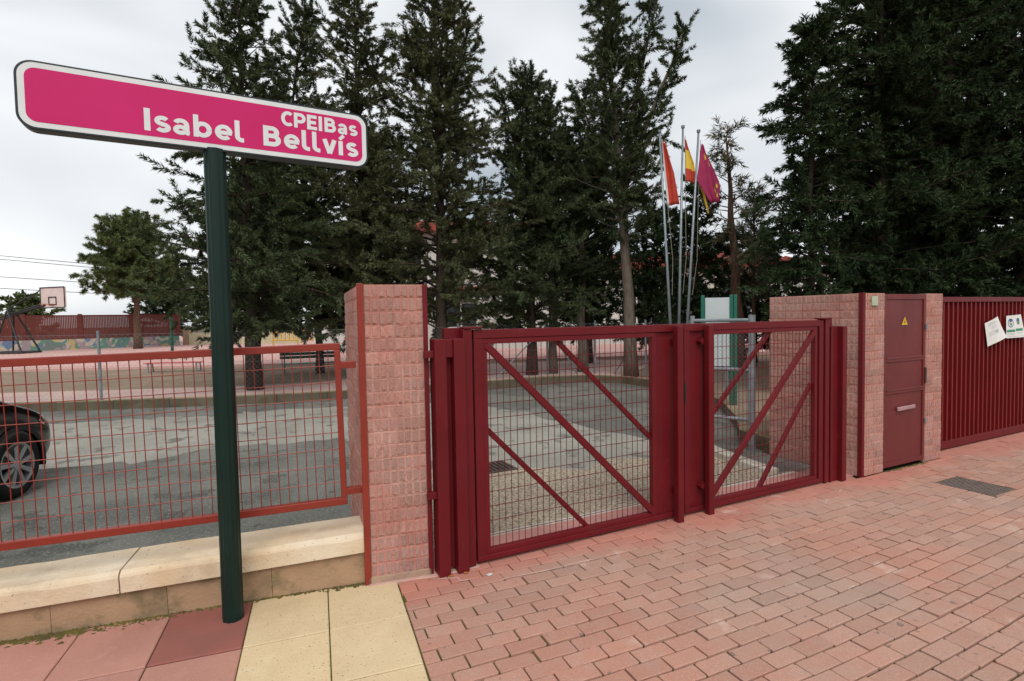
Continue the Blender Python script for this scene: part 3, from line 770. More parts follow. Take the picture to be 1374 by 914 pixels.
mb = MB(); mb.bar((0.575, -0.006, 0.605), (0.885, -0.006, 0.612), 0.04, 0.018); mb.build('handle', 'handle_paint', door, bevel=0.006)
mb = MB()
tri = lambda y, k, mi: mb.add([(0.716 + k * a, y, 1.482 + k * b) for a, b in ((-0.062, -0.034), (0.062, -0.034), (0.0, 0.066))], [(0, 1, 2)], mi)
mb.prism([(0, 0), (0, 0), (0, 0)], 0, 0) if False else None
for y_, k_, mi_ in ((0.0095, 1.0, 1), (0.0090, 0.86, 0)): tri(y_, k_, mi_)
bolt_pts = [(0.006, 0.036), (-0.014, -0.002), (0.001, -0.002), (-0.006, -0.026), (0.014, 0.008), (-0.001, 0.008)]
mb.add([(0.716 + a, 0.0085, 1.478 + b) for a, b in bolt_pts], [(0, 1, 2, 5), (5, 2, 3, 4)], 1)
mb.build('warning_sign', ['warning_yellow', 'print_black'], door)
for z_ in (1.40, 0.42):
    m1 = MB(); m1.tube([(1.079, -0.008, z_), (1.079, -0.008, z_ + 0.05)], 0.011, 10); m1.build('hinge', 'galvanised', door)
mb = MB(); mb.box(1.068, 1.09, -0.014, 0.0, 0.84, 1.0); mb.build('latch', 'iron', door, bevel=0.003)
mb = MB(); mb.box(0.118, 0.212, -0.016, -0.006, 1.652, 1.742); mb.box(0.13, 0.20, -0.0175, -0.016, 1.672, 1.684); mb.box(0.145, 0.185, -0.0175, -0.016, 1.695, 1.725)
mb.build('number_plate', 'plate_green', booth, bevel=0.002)

# ------------------------------------------------------------------ sliding gate of upright slats
sg = thing('slat_gate', 'tall bright red sliding gate of upright slats to the right of the booth', 'gate', (6.745, 3.33, 0))
SGL = 6.0
mb = MB(); mb.box(0, SGL, -0.02, 0.05, 1.685, 1.742); mb.build('top_rail', 'maroon', sg, bevel=0.004)
mb = MB(); mb.box(0, SGL, -0.02, 0.05, 0.02, 0.105); mb.build('bottom_rail', 'maroon', sg, bevel=0.004)
m1 = MB(); sec = [(0.0, 0.0), (0.020, 0.0), (0.021, 0.026), (0.0985, 0.028), (0.0985, 0.034), (0.0, 0.034)]
m1.prism(sec, 0.1055, 1.6845)
slat = m1.mesh('slat', 'gate_red')
for i in range(int(SGL / 0.0995) - 1):
    link('slat', slat, sg, loc=(0.03 + i * 0.0995, -0.012, 0))
mb = MB(); mb.box(0.02, SGL - 0.02, 0.045, 0.049, 0.1055, 1.6845); mb.build('back_sheet', 'gate_red', sg)
# notices taped to it
def sheet(name, label, quad, extras, y=3.300, bend=0.02):
    t = thing(name, label, 'paper', (quad[0][0], y, quad[0][1]), 0, None)
    ox, oz = quad[0]
    def P(u, v, off=0.0):
        a, b, c, d = quad   # tl, tr, br, bl
        x = (1 - v) * ((1 - u) * a[0] + u * b[0]) + v * ((1 - u) * d[0] + u * c[0]); z = (1 - v) * ((1 - u) * a[1] + u * b[1]) + v * ((1 - u) * d[1] + u * c[1])
        return (x - ox, -off - bend * (math.sin(u * 2.4) * 0.5 + v * v * 0.9 * u), z - oz)
    mb = MB(); n = 8
    for off in (0.0, 0.0012):
        pass
    vs_ = [P(i / n, j / n) for j in range(n + 1) for i in range(n + 1)]; k = len(vs_)
    vs_ += [P(i / n, j / n, 0.0012) for j in range(n + 1) for i in range(n + 1)]
    fs_ = []
    for j in range(n):
        for i in range(n):
            a = j * (n + 1) + i; fs_.append((a, a + 1, a + n + 2, a + n + 1)); fs_.append((k + a, k + a + n + 1, k + a + n + 2, k + a + 1))
    edge = [i for i in range(n + 1)] + [j * (n + 1) + n for j in range(1, n + 1)] + [n * (n + 1) + i for i in range(n - 1, -1, -1)] + [j * (n + 1) for j in range(n - 1, 0, -1)]
    for a, b in zip(edge, edge[1:] + edge[:1]): fs_.append((a, k + a, k + b, b))
    mb.add(vs_, fs_); mb.build('page', 'paper', t, smooth=False)
    for nm, m, shapes in extras:
        mb = MB()
        for sh in shapes:
            if sh[0] == 'r':
                _, a, b, c, d = sh; ns = 6
                vs_ = []
                for i in range(ns + 1):
                    u = a + (b - a) * i / ns; vs_ += [P(u, c, 0.0026), P(u, d, 0.0026)]
                mb.add(vs_, [(2 * i, 2 * i + 1, 2 * i + 3, 2 * i + 2) for i in range(ns)])
            else:
                _, cx_, cy_, ra, rb, r_in, off = sh; ns = 24
                vs_ = []
                for i in range(ns):
                    q = 2 * math.pi * i / ns
                    vs_ += [P(cx_ + ra * math.cos(q), cy_ + rb * math.sin(q), off), P(cx_ + ra * r_in * math.cos(q), cy_ + rb * r_in * math.sin(q), off)]
                mb.add(vs_, [(2 * i, 2 * ((i + 1) % ns), 2 * ((i + 1) % ns) + 1, 2 * i + 1) for i in range(ns)])
        mb.build(nm, m, t)
    return t
pr = random.Random(11)
lines = [('r', 0.2, 0.2 + pr.uniform(0.35, 0.6), v, v + 0.012) for v in (0.10, 0.13, 0.17)] + [('r', 0.34, 0.66, v, v + 0.010) for v in (0.24, 0.28, 0.32, 0.36)] + [('r', 0.14, 0.14 + pr.uniform(0.4, 0.7), v, v + 0.009) for v in (0.46, 0.50, 0.54, 0.58, 0.62)]
sheet('notice', 'crooked white printed notice hanging loose on the red slat gate', [(7.945, 1.428), (8.227, 1.508), (8.402, 1.253), (8.025, 1.148)],
      [('printed_lines', 'print_grey', lines), ('printed_stamp', 'print_grey', [('c', 0.62, 0.55, 0.09, 0.05, 0.55, 0.003)])], bend=0.03)
sheet('notice', 'white notice with two round face pictures and green bands on the red gate', [(8.467, 1.509), (8.831, 1.523), (8.942, 1.236), (8.478, 1.232)],
      [('printed_band', 'print_green', [('r', 0.03, 0.46, 0.63, 0.74), ('r', 0.50, 0.92, 0.60, 0.71)]),
       ('printed_rings', 'print_blue', [('c', 0.25, 0.33, 0.16, 0.20, 0.82, 0.0026), ('c', 0.25, 0.21, 0.085, 0.07, 0.02, 0.0040), ('c', 0.70, 0.22, 0.085, 0.09, 0.02, 0.0040)]),
       ('printed_faces', 'print_skin', [('c', 0.25, 0.28, 0.08, 0.10, 0.02, 0.0033), ('c', 0.70, 0.28, 0.10, 0.15, 0.02, 0.0033)]),
       ('printed_mask', 'print_green', [('c', 0.70, 0.36, 0.07, 0.06, 0.02, 0.0046), ('c', 0.25, 0.40, 0.05, 0.05, 0.02, 0.0046)]),
       ('printed_lines', 'print_grey', [('r', 0.06, 0.42, 0.80, 0.815), ('r', 0.10, 0.40, 0.85, 0.862), ('r', 0.53, 0.88, 0.78, 0.793), ('r', 0.56, 0.80, 0.83, 0.842), ('r', 0.06, 0.9, 0.93, 0.94)])], bend=0.015)

# cover in the paving
gt = thing('drain_cover', 'dark iron cover plate let into the brick paving by the booth', 'cover', (GR[0], GR[2], 0))
gw, gh = GR[1] - GR[0], GR[3] - GR[2]
mb = MB(); mb.box(-0.012, gw + 0.012, -0.012, gh + 0.012, -0.03, -0.006); mb.build('frame', 'moss', gt)
mb = MB(); mb.box(0, gw, 0, gh, -0.03, -0.003)
for i in range(12):
    for j in range(13):
        cx_, cy_ = (i + 0.5) * gw / 12, (j + 0.5) * gh / 13; d_ = 0.011; s_ = 1 if (i + j) % 2 else -1
        mb.bar((cx_ - d_, cy_ - s_ * d_, -0.002), (cx_ + d_, cy_ + s_ * d_, -0.002), 0.006, 0.006, up=(0, 0, 1))
mb.build('plate', 'iron_worn', gt)
gt = thing('yard_drain', 'rusty slotted drain grate in the yard behind the nearer gate leaf', 'drain', (2.08, 5.06, 0.004))
mb = MB(); mb.box(0, 0.5, 0, 0.03, 0, 0.012); mb.box(0, 0.5, 0.36, 0.39, 0, 0.012); mb.box(0, 0.03, 0.0305, 0.3595, 0, 0.012); mb.box(0.47, 0.5, 0.0305, 0.3595, 0, 0.012); mb.build('frame', 'iron', gt)
mb = MB(); mb.box(0.03, 0.47, 0.03, 0.36, 0.0002, 0.002); mb.build('pit', 'black_metal', gt)
for i in range(8):
    m1 = MB(); xx = 0.06 + i * 0.052; m1.box(xx, xx + 0.024, 0.031, 0.359, 0.004, 0.011); m1.build('bar', 'iron', gt)

# ------------------------------------------------------------------ street name sign on green post
sp = thing('school_sign', 'magenta white-bordered name sign on a dark green post before the low wall', 'sign', (-0.076, 3.275, 0), R(3.2))
mb = MB(); n = 40; vs_ = []
for z_ in (-0.03, 2.50):
    for i in range(n):
        q = 2 * math.pi * i / n; rr_ = 0.0505 + (0.0025 if (i // 2) % 2 else -0.0005); vs_.append((rr_ * math.cos(q), rr_ * math.sin(q), z_))
mb.add(vs_, [(i, (i + 1) % n, n + (i + 1) % n, n + i) for i in range(n)] + [tuple(range(n, 2 * n))])
mb.build('post', 'post_green', sp, bevel=0)
def rrect(x0, x1, z0, z1, r_, n=10):
    pts = []
    for cx_, cz_, a in ((x1 - r_, z1 - r_, 0), (x0 + r_, z1 - r_, 90), (x0 + r_, z0 + r_, 180), (x1 - r_, z0 + r_, 270)):
        for i in range(n + 1): q = R(a + 90 * i / n); pts.append((cx_ + r_ * math.cos(q), cz_ + r_ * math.sin(q)))
    return pts
def plate(mb, pts, y0, y1, mi=0):
    n = len(pts)
    mb.add([(x, y0, z) for x, z in pts] + [(x, y1, z) for x, z in pts], [tuple(range(n)), tuple(range(n, 2 * n))[::-1]] + [(i, n + i, n + (i + 1) % n, (i + 1) % n) for i in range(n)], mi)
SX0, SX1, SZ0, SZ1 = -0.778, 0.797, 2.487, 2.795
mb = MB(); plate(mb, rrect(SX0, SX1, SZ0, SZ1, 0.07), -0.036, 0.036); box_o = mb.build('sign_box', 'sign_edge', sp, bevel=0.003)
mb = MB(); plate(mb, rrect(SX0 + 0.011, SX1 - 0.011, SZ0 + 0.010, SZ1 - 0.010, 0.062), -0.0375, -0.0362); mb.build('border', 'sign_white', box_o)
mb = MB(); plate(mb, rrect(SX0 + 0.036, SX1 - 0.036, SZ0 + 0.034, SZ1 - 0.034, 0.042), -0.0388, -0.0376); mb.build('face', 'sign_magenta', box_o)
def arc(cx_, cy_, rx, ry, a0, a1, n=18):
    return [(cx_ + rx * math.cos(R(a0 + (a1 - a0) * i / n)), cy_ + ry * math.sin(R(a0 + (a1 - a0) * i / n))) for i in range(n + 1)]
GLYPH = {   # centre lines of the strokes, cap height 1; (advance, stroke half width, strokes)
    'C': (0.70, 0.115, [arc(0.42, 0.5, 0.31, 0.385, 48, 312, 26)]),
    'P': (0.74, 0.115, [[(0.115, 0), (0.115, 1)], [(0.115, 0.885), (0.39, 0.885)] + arc(0.40, 0.655, 0.225, 0.23, 88, -88, 14) + [(0.115, 0.425)]]),
    'E': (0.66, 0.115, [[(0.115, 0), (0.115, 1)], [(0.115, 0.885), (0.62, 0.885)], [(0.115, 0.5), (0.57, 0.5)], [(0.115, 0.115), (0.63, 0.115)]]),
    'I': (0.30, 0.115, [[(0.115, 0), (0.115, 1)]]),
    'B': (0.80, 0.115, [[(0.115, 0), (0.115, 1)], [(0.115, 0.885), (0.37, 0.885)] + arc(0.38, 0.70, 0.20, 0.185, 88, -88, 14) + [(0.115, 0.515)],
                        [(0.115, 0.515), (0.41, 0.515)] + arc(0.42, 0.315, 0.225, 0.2, 88, -88, 14) + [(0.115, 0.115)]]),
    'a': (0.68, 0.10, [arc(0.30, 0.46, 0.21, 0.19, 158, 10, 14) + [(0.515, 0.42), (0.515, 0.16), (0.54, 0.10), (0.61, 0.08)], arc(0.285, 0.225, 0.185, 0.135, 0, 360, 24)]),
    's': (0.58, 0.10, [arc(0.275, 0.515, 0.185, 0.135, 30, 262, 16) + arc(0.285, 0.225, 0.195, 0.135, 92, -152, 16)]),
    'b': (0.74, 0.105, [[(0.105, 0), (0.105, 1.03)], arc(0.36, 0.37, 0.25, 0.27, 0, 360, 28)]),
    'e': (0.72, 0.10, [arc(0.36, 0.37, 0.255, 0.27, 0, 316, 28), [(0.14, 0.355), (0.68, 0.355)]]),
    'l': (0.40, 0.105, [[(0.105, 1.03), (0.105, 0.30)] + arc(0.285, 0.285, 0.18, 0.18, 184, 268, 8) + [(0.37, 0.105)]]),
    'v': (0.68, 0.11, [[(0.10, 0.74), (0.335, 0.02)], [(0.335, 0.02), (0.57, 0.74)]]),
    '\u00ed': (0.31, 0.11, [[(0.11, 0), (0.11, 0.74)], [(0.06, 0.82), (0.27, 1.04)]]),
    ' ': (0.62, 0, [])}
def stroke(mb, pts, hw, y):
    n = len(pts); vs_ = []
    for i, (x, z) in enumerate(pts):
        a, b = pts[max(0, i - 1)], pts[min(n - 1, i + 1)]; tx, tz = b[0] - a[0], b[1] - a[1]; l = math.hypot(tx, tz) or 1
        k = 1.0
        if 0 < i < n - 1:
            t1 = (pts[i][0] - a[0], pts[i][1] - a[1]); l1 = math.hypot(*t1) or 1
            k = 1 / max(0.7, (t1[0] * tx + t1[1] * tz) / (l * l1))
        vs_ += [(x - tz / l * hw * k, y, z + tx / l * hw * k), (x + tz / l * hw * k, y, z - tx / l * hw * k)]
    mb.add(vs_, [(2 * i, 2 * i + 1, 2 * i + 3, 2 * i + 2) for i in range(n - 1)])
def lettering(text, x0, x1, base, cap, parent):
    total_ = sum(GLYPH[c][0] + 0.075 for c in text) - 0.075
    sx = (x1 - x0) / total_; pen = 0.0
    for c in text:
        adv, hw, strokes = GLYPH[c]
        if strokes:
            mb = MB()
            for i, st_ in enumerate(strokes): stroke(mb, st_, hw * (0.72 if c == '\u00ed' and i == 1 else 0.95), -0.0398 - 0.00012 * i)
            mb.v = [(x0 + (pen + x) * sx, y, base + z * cap) for x, y, z in mb.v]
            mb.build('letter', 'sign_white', parent)
        pen += adv + 0.075
lettering('Isabel Bellv\u00eds', -0.300, 0.738, 2.5455, 0.108, box_o)
lettering('CPEIBas', 0.325, 0.737, 2.6655, 0.081, box_o)

# ------------------------------------------------------------------ small litter by the gate post
def scrap(label, loc, size, m, name='paper_scrap', cat='litter', seed=1):
    q = random.Random(seed); mb = MB(); n = 7
    vs_ = [(0, 0, size * 0.35)] + [(size * q.uniform(0.7, 1.2) * math.cos(6.28 * i / n), size * 0.6 * q.uniform(0.7, 1.2) * math.sin(6.28 * i / n), q.uniform(0.002, size * 0.3)) for i in range(n)]
    vs_ += [(x, y, 0.0005) for x, y, z in vs_[1:]]
    mb.add(vs_, [(0, 1 + i, 1 + (i + 1) % n) for i in range(n)] + [(1 + i, 1 + n + i, 1 + n + (i + 1) % n, 1 + (i + 1) % n) for i in range(n)] + [tuple(range(n + 1, 2 * n + 1))[::-1]])
    o = mb.build(name, m); o.location = loc; return tag(o, label, cat)
scrap('small crumpled white paper scrap lying on pavers before the gate', (1.345, 3.06, 0.003), 0.022, 'scrap_white', seed=2)
scrap('tiny orange leaf at the foot of the post by the pillar', (1.13, 3.155, 0.006), 0.016, 'leaf_orange', 'fallen_leaf', 'leaf', 3)
scrap('tiny orange leaf beside the hinge stile foot', (1.225, 3.148, 0.006), 0.018, 'leaf_orange', 'fallen_leaf', 'leaf', 4)

# ------------------------------------------------------------------ parked car
def car():
    # local: +x towards the nose, origin on the ground under the right front wheel centre plane, +y to the left side of the car
    ang = R(71.4); t = thing('parked_car', 'black parked car with silver spoked wheel at the left edge', 'car', (-1.865, 6.576, 0.0), ang)
    W = 1.62
    # side profile rings along x: (x, half width scale, z_low, z_belt, z_top, top half width)
    st = [(-2.50, 0.74, 0.34, 0.78, 1.20, 0.50), (-2.38, 0.80, 0.24, 0.86, 1.42, 0.58), (-1.6, 0.81, 0.20, 0.90, 1.50, 0.62), (-0.9, 0.81, 0.20, 0.90, 1.48, 0.62),
          (-0.45, 0.81, 0.20, 0.90, 1.28, 0.64), (-0.12, 0.81, 0.20, 0.88, 0.99, 0.66), (0.15, 0.80, 0.20, 0.80, 0.90, 0.62), (0.42, 0.79, 0.20, 0.72, 0.82, 0.56), (0.62, 0.72, 0.21, 0.63, 0.71, 0.50), (0.74, 0.58, 0.25, 0.50, 0.56, 0.42), (0.77, 0.50, 0.28, 0.47, 0.52, 0.38)]
    mb = MB(); vs_ = []; ns = 14
    for x, hw, zl, zb, zt, tw in st:
        pr_ = [(-hw * 0.86, zl), (-hw * 0.97, zl + 0.10), (-hw, (zl + zb) / 2), (-hw * 0.985, zb), (-(hw * 0.55 + tw * 0.45), zb + (zt - zb) * 0.55), (-tw, zt - 0.03), (-tw * 0.6, zt)]
        pr_ = pr_ + [(-a, b) for a, b in pr_[::-1]]
        vs_ += [(x, W / 2 + a, b) for a, b in pr_]
    fs_ = []
    for i in range(len(st) - 1):
        for j in range(ns): fs_.append((i * ns + j, i * ns + (j + 1) % ns, (i + 1) * ns + (j + 1) % ns, (i + 1) * ns + j))
    fs_.append(tuple(range(ns))); fs_.append(tuple(range((len(st) - 1) * ns, len(st) * ns))[::-1])
    mb.add(vs_, fs_); body = mb.build('body', 'car_paint', t, smooth=True)
    s = body.modifiers.new('sub', 'SUBSURF'); s.levels = 2; s.render_levels = 2
    mb = MB(); mb.box(0.40, 0.70, 0.22, W - 0.22, 0.24, 0.34); mb.build('bumper_grille', 'car_trim', t, bevel=0.02)
    for side in (0, 1):
        yy = 0.0 if side == 0 else W
        sg_ = -1 if side == 0 else 1
        m1 = MB(); m1.add([(0.36, yy - sg_ * 0.018, 0.63), (0.60, yy - sg_ * 0.10, 0.56), (0.54, yy - sg_ * 0.12, 0.66), (0.32, yy - sg_ * 0.06, 0.74)], [(0, 1, 2, 3)])
        m1.build('headlight', 'lamp_glass', t)
        m1 = MB(); m1.add([(-2.2, yy - sg_ * 0.055, 0.94), (-0.42, yy - sg_ * 0.055, 0.94), (-0.75, yy - sg_ * 0.13, 1.30), (-2.1, yy - sg_ * 0.13, 1.34)], [(0, 1, 2, 3)])
        m1.build('side_window', 'car_glass', t)
        for wx in (0.0, -2.05):
            w = bpy.data.objects.new('wheel', None); COL.objects.link(w); w.parent = t; w.location = (wx, yy - sg_ * 0.02 - (sg_ * 0.075), 0.31)
            m1 = MB(); prof = [(0.205, -0.085), (0.27, -0.095), (0.30, -0.075), (0.31, -0.04), (0.31, 0.04), (0.30, 0.075), (0.27, 0.095), (0.205, 0.085)]
            n = 36; vs_ = []; fs_ = []
            for i in range(n):
                q = 2 * math.pi * i / n; vs_ += [(r_ * math.cos(q), y_, r_ * math.sin(q)) for r_, y_ in prof]
            k = len(prof)
            for i in range(n):
                for j in range(k): fs_.append((i * k + j, i * k + (j + 1) % k, ((i + 1) % n) * k + (j + 1) % k, ((i + 1) % n) * k + j))
            m1.add(vs_, fs_); m1.build('tyre', 'tyre', w, smooth=True)
            m1 = MB(); n = 36; yf = sg_ * 0.082
            for r1, r2_ in ((0.19, 0.212),):
                vs_ = []
                for i in range(n):
                    q = 2 * math.pi * i / n; vs_ += [(r1 * math.cos(q), yf, r1 * math.sin(q)), (r2_ * math.cos(q), yf + sg_ * 0.006, r2_ * math.sin(q)), (r1 * math.cos(q), yf - sg_ * 0.06, r1 * math.sin(q))]
                m1.add(vs_, [(3 * i, 3 * i + 1, 3 * ((i + 1) % n) + 1, 3 * ((i + 1) % n)) for i in range(n)] + [(3 * i, 3 * ((i + 1) % n), 3 * ((i + 1) % n) + 2, 3 * i + 2) for i in range(n)])
            for i in range(9):
                q = 2 * math.pi * i / 9 + 0.2; d = Vector((math.cos(q), 0, math.sin(q))); p_ = Vector((-math.sin(q), 0, math.cos(q)))
                a, b = d * 0.035, d * 0.198; wi, wo = 0.014, 0.024; yv = Vector((0, yf, 0)); yb_ = Vector((0, yf - sg_ * 0.03, 0))
                c = [a - p_ * wi + yv, a + p_ * wi + yv, b + p_ * wo + yv, b - p_ * wo + yv, a - p_ * wi + yb_, a + p_ * wi + yb_, b + p_ * wo + yb_, b - p_ * wo + yb_]
                m1.add(c, [(0, 1, 2, 3), (0, 4, 5, 1), (1, 5, 6, 2), (2, 6, 7, 3), (3, 7, 4, 0), (7, 6, 5, 4)])
            m1.tube([(0, yf - sg_ * 0.02, 0), (0, yf + sg_ * 0.006, 0)], 0.045, 20); m1.build('rim', 'alloy', w)
            m1 = MB(); m1.tube([(0, -0.05, 0), (0, 0.05 if sg_ < 0 else -0.02, 0)] if sg_ > 0 else [(0, -0.03, 0), (0, 0.05, 0)], 0.2, 24); m1.build('brake_disc', 'black_metal', w)
            m1 = MB(); n = 20; vs_ = []
            for i in range(n + 1):
                q = math.pi * (i / n) * 1.16 - 0.25; vs_ += [(0.345 * math.cos(q), sg_ * 0.0965, 0.345 * math.sin(q)), (0.362 * math.cos(q), sg_ * 0.0965, 0.362 * math.sin(q)), (0.345 * math.cos(q), -sg_ * 0.06, 0.345 * math.sin(q)), (0.32 * math.cos(q), sg_ * 0.094, 0.32 * math.sin(q))]
            m1.add(vs_, [(4 * i, 4 * i + 4, 4 * i + 5, 4 * i + 1) for i in range(n)] + [(4 * i, 4 * i + 2, 4 * i + 6, 4 * i + 4) for i in range(n)] + [(4 * i + 3, 4 * i + 7, 4 * i + 4, 4 * i) for i in range(n)])
            m1.build('wheel_arch', 'car_trim', w)
    return t
car()

# ------------------------------------------------------------------ chain-link fence and galvanised posts along the kerb
def chain(mb, p, q, z0, z1, pitch=0.075, r_=0.0016):
    p, q = Vector((*p, 0)), Vector((*q, 0)); ln = (q - p).length; d = (q - p) / ln; h = z1 - z0
    for s in (1, -1):
        k = -h
        while k < ln + (h if s < 0 else 0):
            # diagonal of slope 1 from (a, z0) to (a+h, z1) clipped to 0..ln
            a0, b0 = (k, k + h) if s > 0 else (k + h, k)
            t0, t1 = 0.0, 1.0
            dx = b0 - a0
            lo, hi = sorted(((0 - a0) / dx, (ln - a0) / dx))
            t0, t1 = max(0, lo), min(1, hi)
            if t1 - t0 > 0.01:
                A = p + d * (a0 + dx * t0) + Vector((0, 0, z0 + h * t0)); B = p + d * (a0 + dx * t1) + Vector((0, 0, z0 + h * t1))
                mb.tube([A, B], r_, 3, caps=False)
            k += pitch
cf = thing('chain_link_fence', 'galvanised chain-link fence with round posts along the far kerb', 'fence', (0, 0, 0.15))
CP = [(-11.2, 16.75), (-9.0, 15.75), (-6.75, 14.75), (-4.5, 13.85), (-2.39, 12.9), (-0.13, 12.2), (2.1, 11.75), (4.45, 11.6), (6.86, 11.75), (8.02, 11.35), (8.62, 10.15), (8.6, 8.7), (8.0, 7.2)]
CP[5] = (-0.13, 12.5)
for i, p in enumerate(CP):
    m1 = MB(); m1.tube([(*p, -0.05), (*p, 1.32)], 0.026, 10); m1.tube([(*p, 1.32), (*p, 1.335)], 0.03, 10); m1.build('post', 'galvanised', cf, smooth=False)
for i, j, k in ((8, 7, 0.55), (8, 9, 0.9), (10, 9, 0.85)):
    a, b = Vector((*CP[i], 1.25)), Vector((*CP[j], 0)); b = a.lerp(b, 0.62); b.z = 0
    m1 = MB(); m1.tube([a, b], 0.018, 8); m1.build('stay', 'galvanised', cf)
mb = MB()
for p, q in zip(CP[3:], CP[4:]): chain(mb, p, q, 0.03, 1.25, 0.10, 0.0013)
for p, q in zip(CP, CP[1:]):
    for z_ in (0.04, 0.65, 1.26): mb.tube([(*p, z_), (*q, z_)], 0.002, 4)
mb.build('chain_link', 'galvanised', cf)

pg = thing('wicket_gate', 'galvanised chain-link wicket gate behind the booth seen through the far gate leaf', 'gate', (5.30, 4.40, 0.0))
A, B = Vector((0, 0, 0)), Vector((-0.30, 0.62, 0))
for p in (A, B):
    m1 = MB(); rad_ = 0.04 if p is A else 0.028
    m1.tube([(p.x, p.y, -0.02), (p.x, p.y, 1.58)], rad_, 12); m1.build('post', 'galvanised', pg)
for z_ in (1.52, 0.94, 0.36):
    m1 = MB(); m1.tube([(A.x, A.y, z_), (B.x, B.y, z_)], 0.022, 10); m1.build('rail', 'galvanised', pg)
mb = MB(); chain(mb, (A.x, A.y), (B.x, B.y), 0.37, 1.51, 0.05, 0.0014); mb.build('chain_link', 'galvanised', pg)

# information board behind the gate
ib = thing('notice_board', 'pale grey board in a green frame behind the far gate leaf', 'notice board', (6.72, 6.2, 0.13), R(-38))
mb = MB(); mb.box(-0.20, 0.17, -0.015, 0.015, 0.65, 1.72); mb.build('panel', 'panel_grey', ib, bevel=0.003)
for x_, w_ in ((-0.235, 0.055), (0.185, 0.05), (0.245, 0.05)):
    m1 = MB(); m1.box(x_ - w_ / 2, x_ + w_ / 2, -0.03, 0.03, -0.02, 1.76); m1.build('post', 'green_paint', ib, bevel=0.006)
m1 = MB(); m1.box(0.205, 0.225, -0.012, 0.012, 0.3, 1.72); m1.build('filler', 'dark_green_paint', ib)

# ------------------------------------------------------------------ benches
def bench(name, label, loc, rz, ln, slats, legm, back, low=0.66):
    t = thing(name, label, 'bench', loc, rz); t.scale = (1, 0.85, low)
    for y_ in (0.0, 0.13, 0.26):
        m1 = MB(); m1.box(-ln / 2, ln / 2, y_, y_ + 0.11, 0.40, 0.435); m1.build('seat_slat', slats[0], t, bevel=0.006)
    if back:
        for z_ in (0.60, 0.745):
            m1 = MB(); m1.box(-ln / 2, ln / 2, 0.40, 0.43, z_, z_ + 0.125); m1.build('back_slat', slats[1], t, bevel=0.006)
    for x_ in (-ln / 2 + 0.12, ln / 2 - 0.12):
        m1 = MB(); m1.bar((x_, 0.02, 0.0), (x_, 0.05, 0.40), 0.04, 0.03, up=(1, 0, 0)); m1.bar((x_, 0.40, 0.0), (x_, 0.33, 0.40), 0.04, 0.03, up=(1, 0, 0))
        m1.bar((x_, 0.0, 0.385), (x_, 0.37, 0.385), 0.03, 0.03, up=(0, 0, 1))
        if back: m1.bar((x_, 0.36, 0.38), (x_, 0.455, 0.88), 0.04, 0.03, up=(1, 0, 0))
        m1.build('leg', legm, t)
    return t
bench('garden_bench', 'green slatted bench with backrest seen through the railing', (1.80, 16.1, 0.15), R(-4), 1.62, ('turquoise_paint', 'dark_green_paint'), 'dark_green_paint', True)
bench('garden_bench', 'rose red backless bench beyond the sandy strip', (-1.8, 19.1, 0.15), R(-20), 1.6, ('rose_paint', 'rose_paint'), 'galvanised', False)

# ------------------------------------------------------------------ basketball hoop
hp = thing('basketball_hoop', 'black tubular basketball hoop stand with pale square backboard', 'basketball hoop', (-10.15, 35.87, 0.23), R(-26.6))
mb = MB()
for s in (-0.55, 0.55):
    mb.tube([(-0.9, s, 0.06), (0.95, s, 0.06)], 0.05, 8)
    mb.tube([(0.9, s, 0.06), (0.02, s * 0.35, 2.15)], 0.045, 8); mb.tube([(-0.5, s, 0.06), (-0.03, s * 0.35, 2.15)], 0.04, 8)
    mb.tube([(-1.3, s * 0.35, 1.55), (1.62, s * 0.30, 2.42)], 0.045, 8)
mb.tube([(0.9, -0.55, 0.06), (0.9, 0.55, 0.06)], 0.05, 8); mb.tube([(-0.9, -0.55, 0.06), (-0.9, 0.55, 0.06)], 0.05, 8)
mb.tube([(0, 0, 2.1), (0, 0, 2.35)], 0.10, 10); mb.tube([(0, 0, 2.3), (0.75, 0, 2.75), (1.25, 0, 2.85)], 0.035, 8); mb.tube([(0.4, 0, 2.5), (1.36, 0.29, 3.22)], 0.025, 8)
mb.build('stand', 'black_metal', hp)
bb = MB(); bb.bar((1.30, 0.30, 2.78), (3.01, -0.275, 2.78), 1.02, 0.05, up=(0.319, 0.948, 0)); bb = bb.build('backboard', 'board_white', hp)
mb = MB()
p0, p1 = Vector((1.30, 0.30, 0)), Vector((3.01, -0.275, 0)); d_ = (p1 - p0).normalized(); nb_ = Vector((-0.319, -0.948, 0)) * 0.034
def brd(a, b): mb.tube([p0 + d_ * a[0] + Vector((0, 0, a[1])) + nb_, p0 + d_ * b[0] + Vector((0, 0, b[1])) + nb_], 0.028, 6)
for a, b in (((0, 2.27), (1.77, 2.27)), ((0, 3.29), (1.77, 3.29)), ((0, 2.27), (0, 3.29)), ((1.77, 2.27), (1.77, 3.29)), ((0.62, 2.42), (1.15, 2.42)), ((0.62, 2.80), (1.15, 2.80)), ((0.62, 2.42), (0.62, 2.80)), ((1.15, 2.42), (1.15, 2.80))): brd(a, b)
mb.build('markings', 'car_trim', bb)
mb = MB(); c_ = p0 + d_ * 0.89 + Vector((-0.319, -0.948, 0)) * 0.36 + Vector((0, 0, 2.44))
mb.tube([c_ + Vector((0.225 * math.cos(2 * math.pi * i / 20), 0.225 * math.sin(2 * math.pi * i / 20), 0)) for i in range(21)], 0.016, 6)
mb.tube([c_ + Vector((0.07, 0.21, 0)), c_ + Vector((0.11, 0.33, 0)), c_ + Vector((0.11, 0.33, -0.12))], 0.03, 6); mb.build('rim', 'orange_paint', hp)

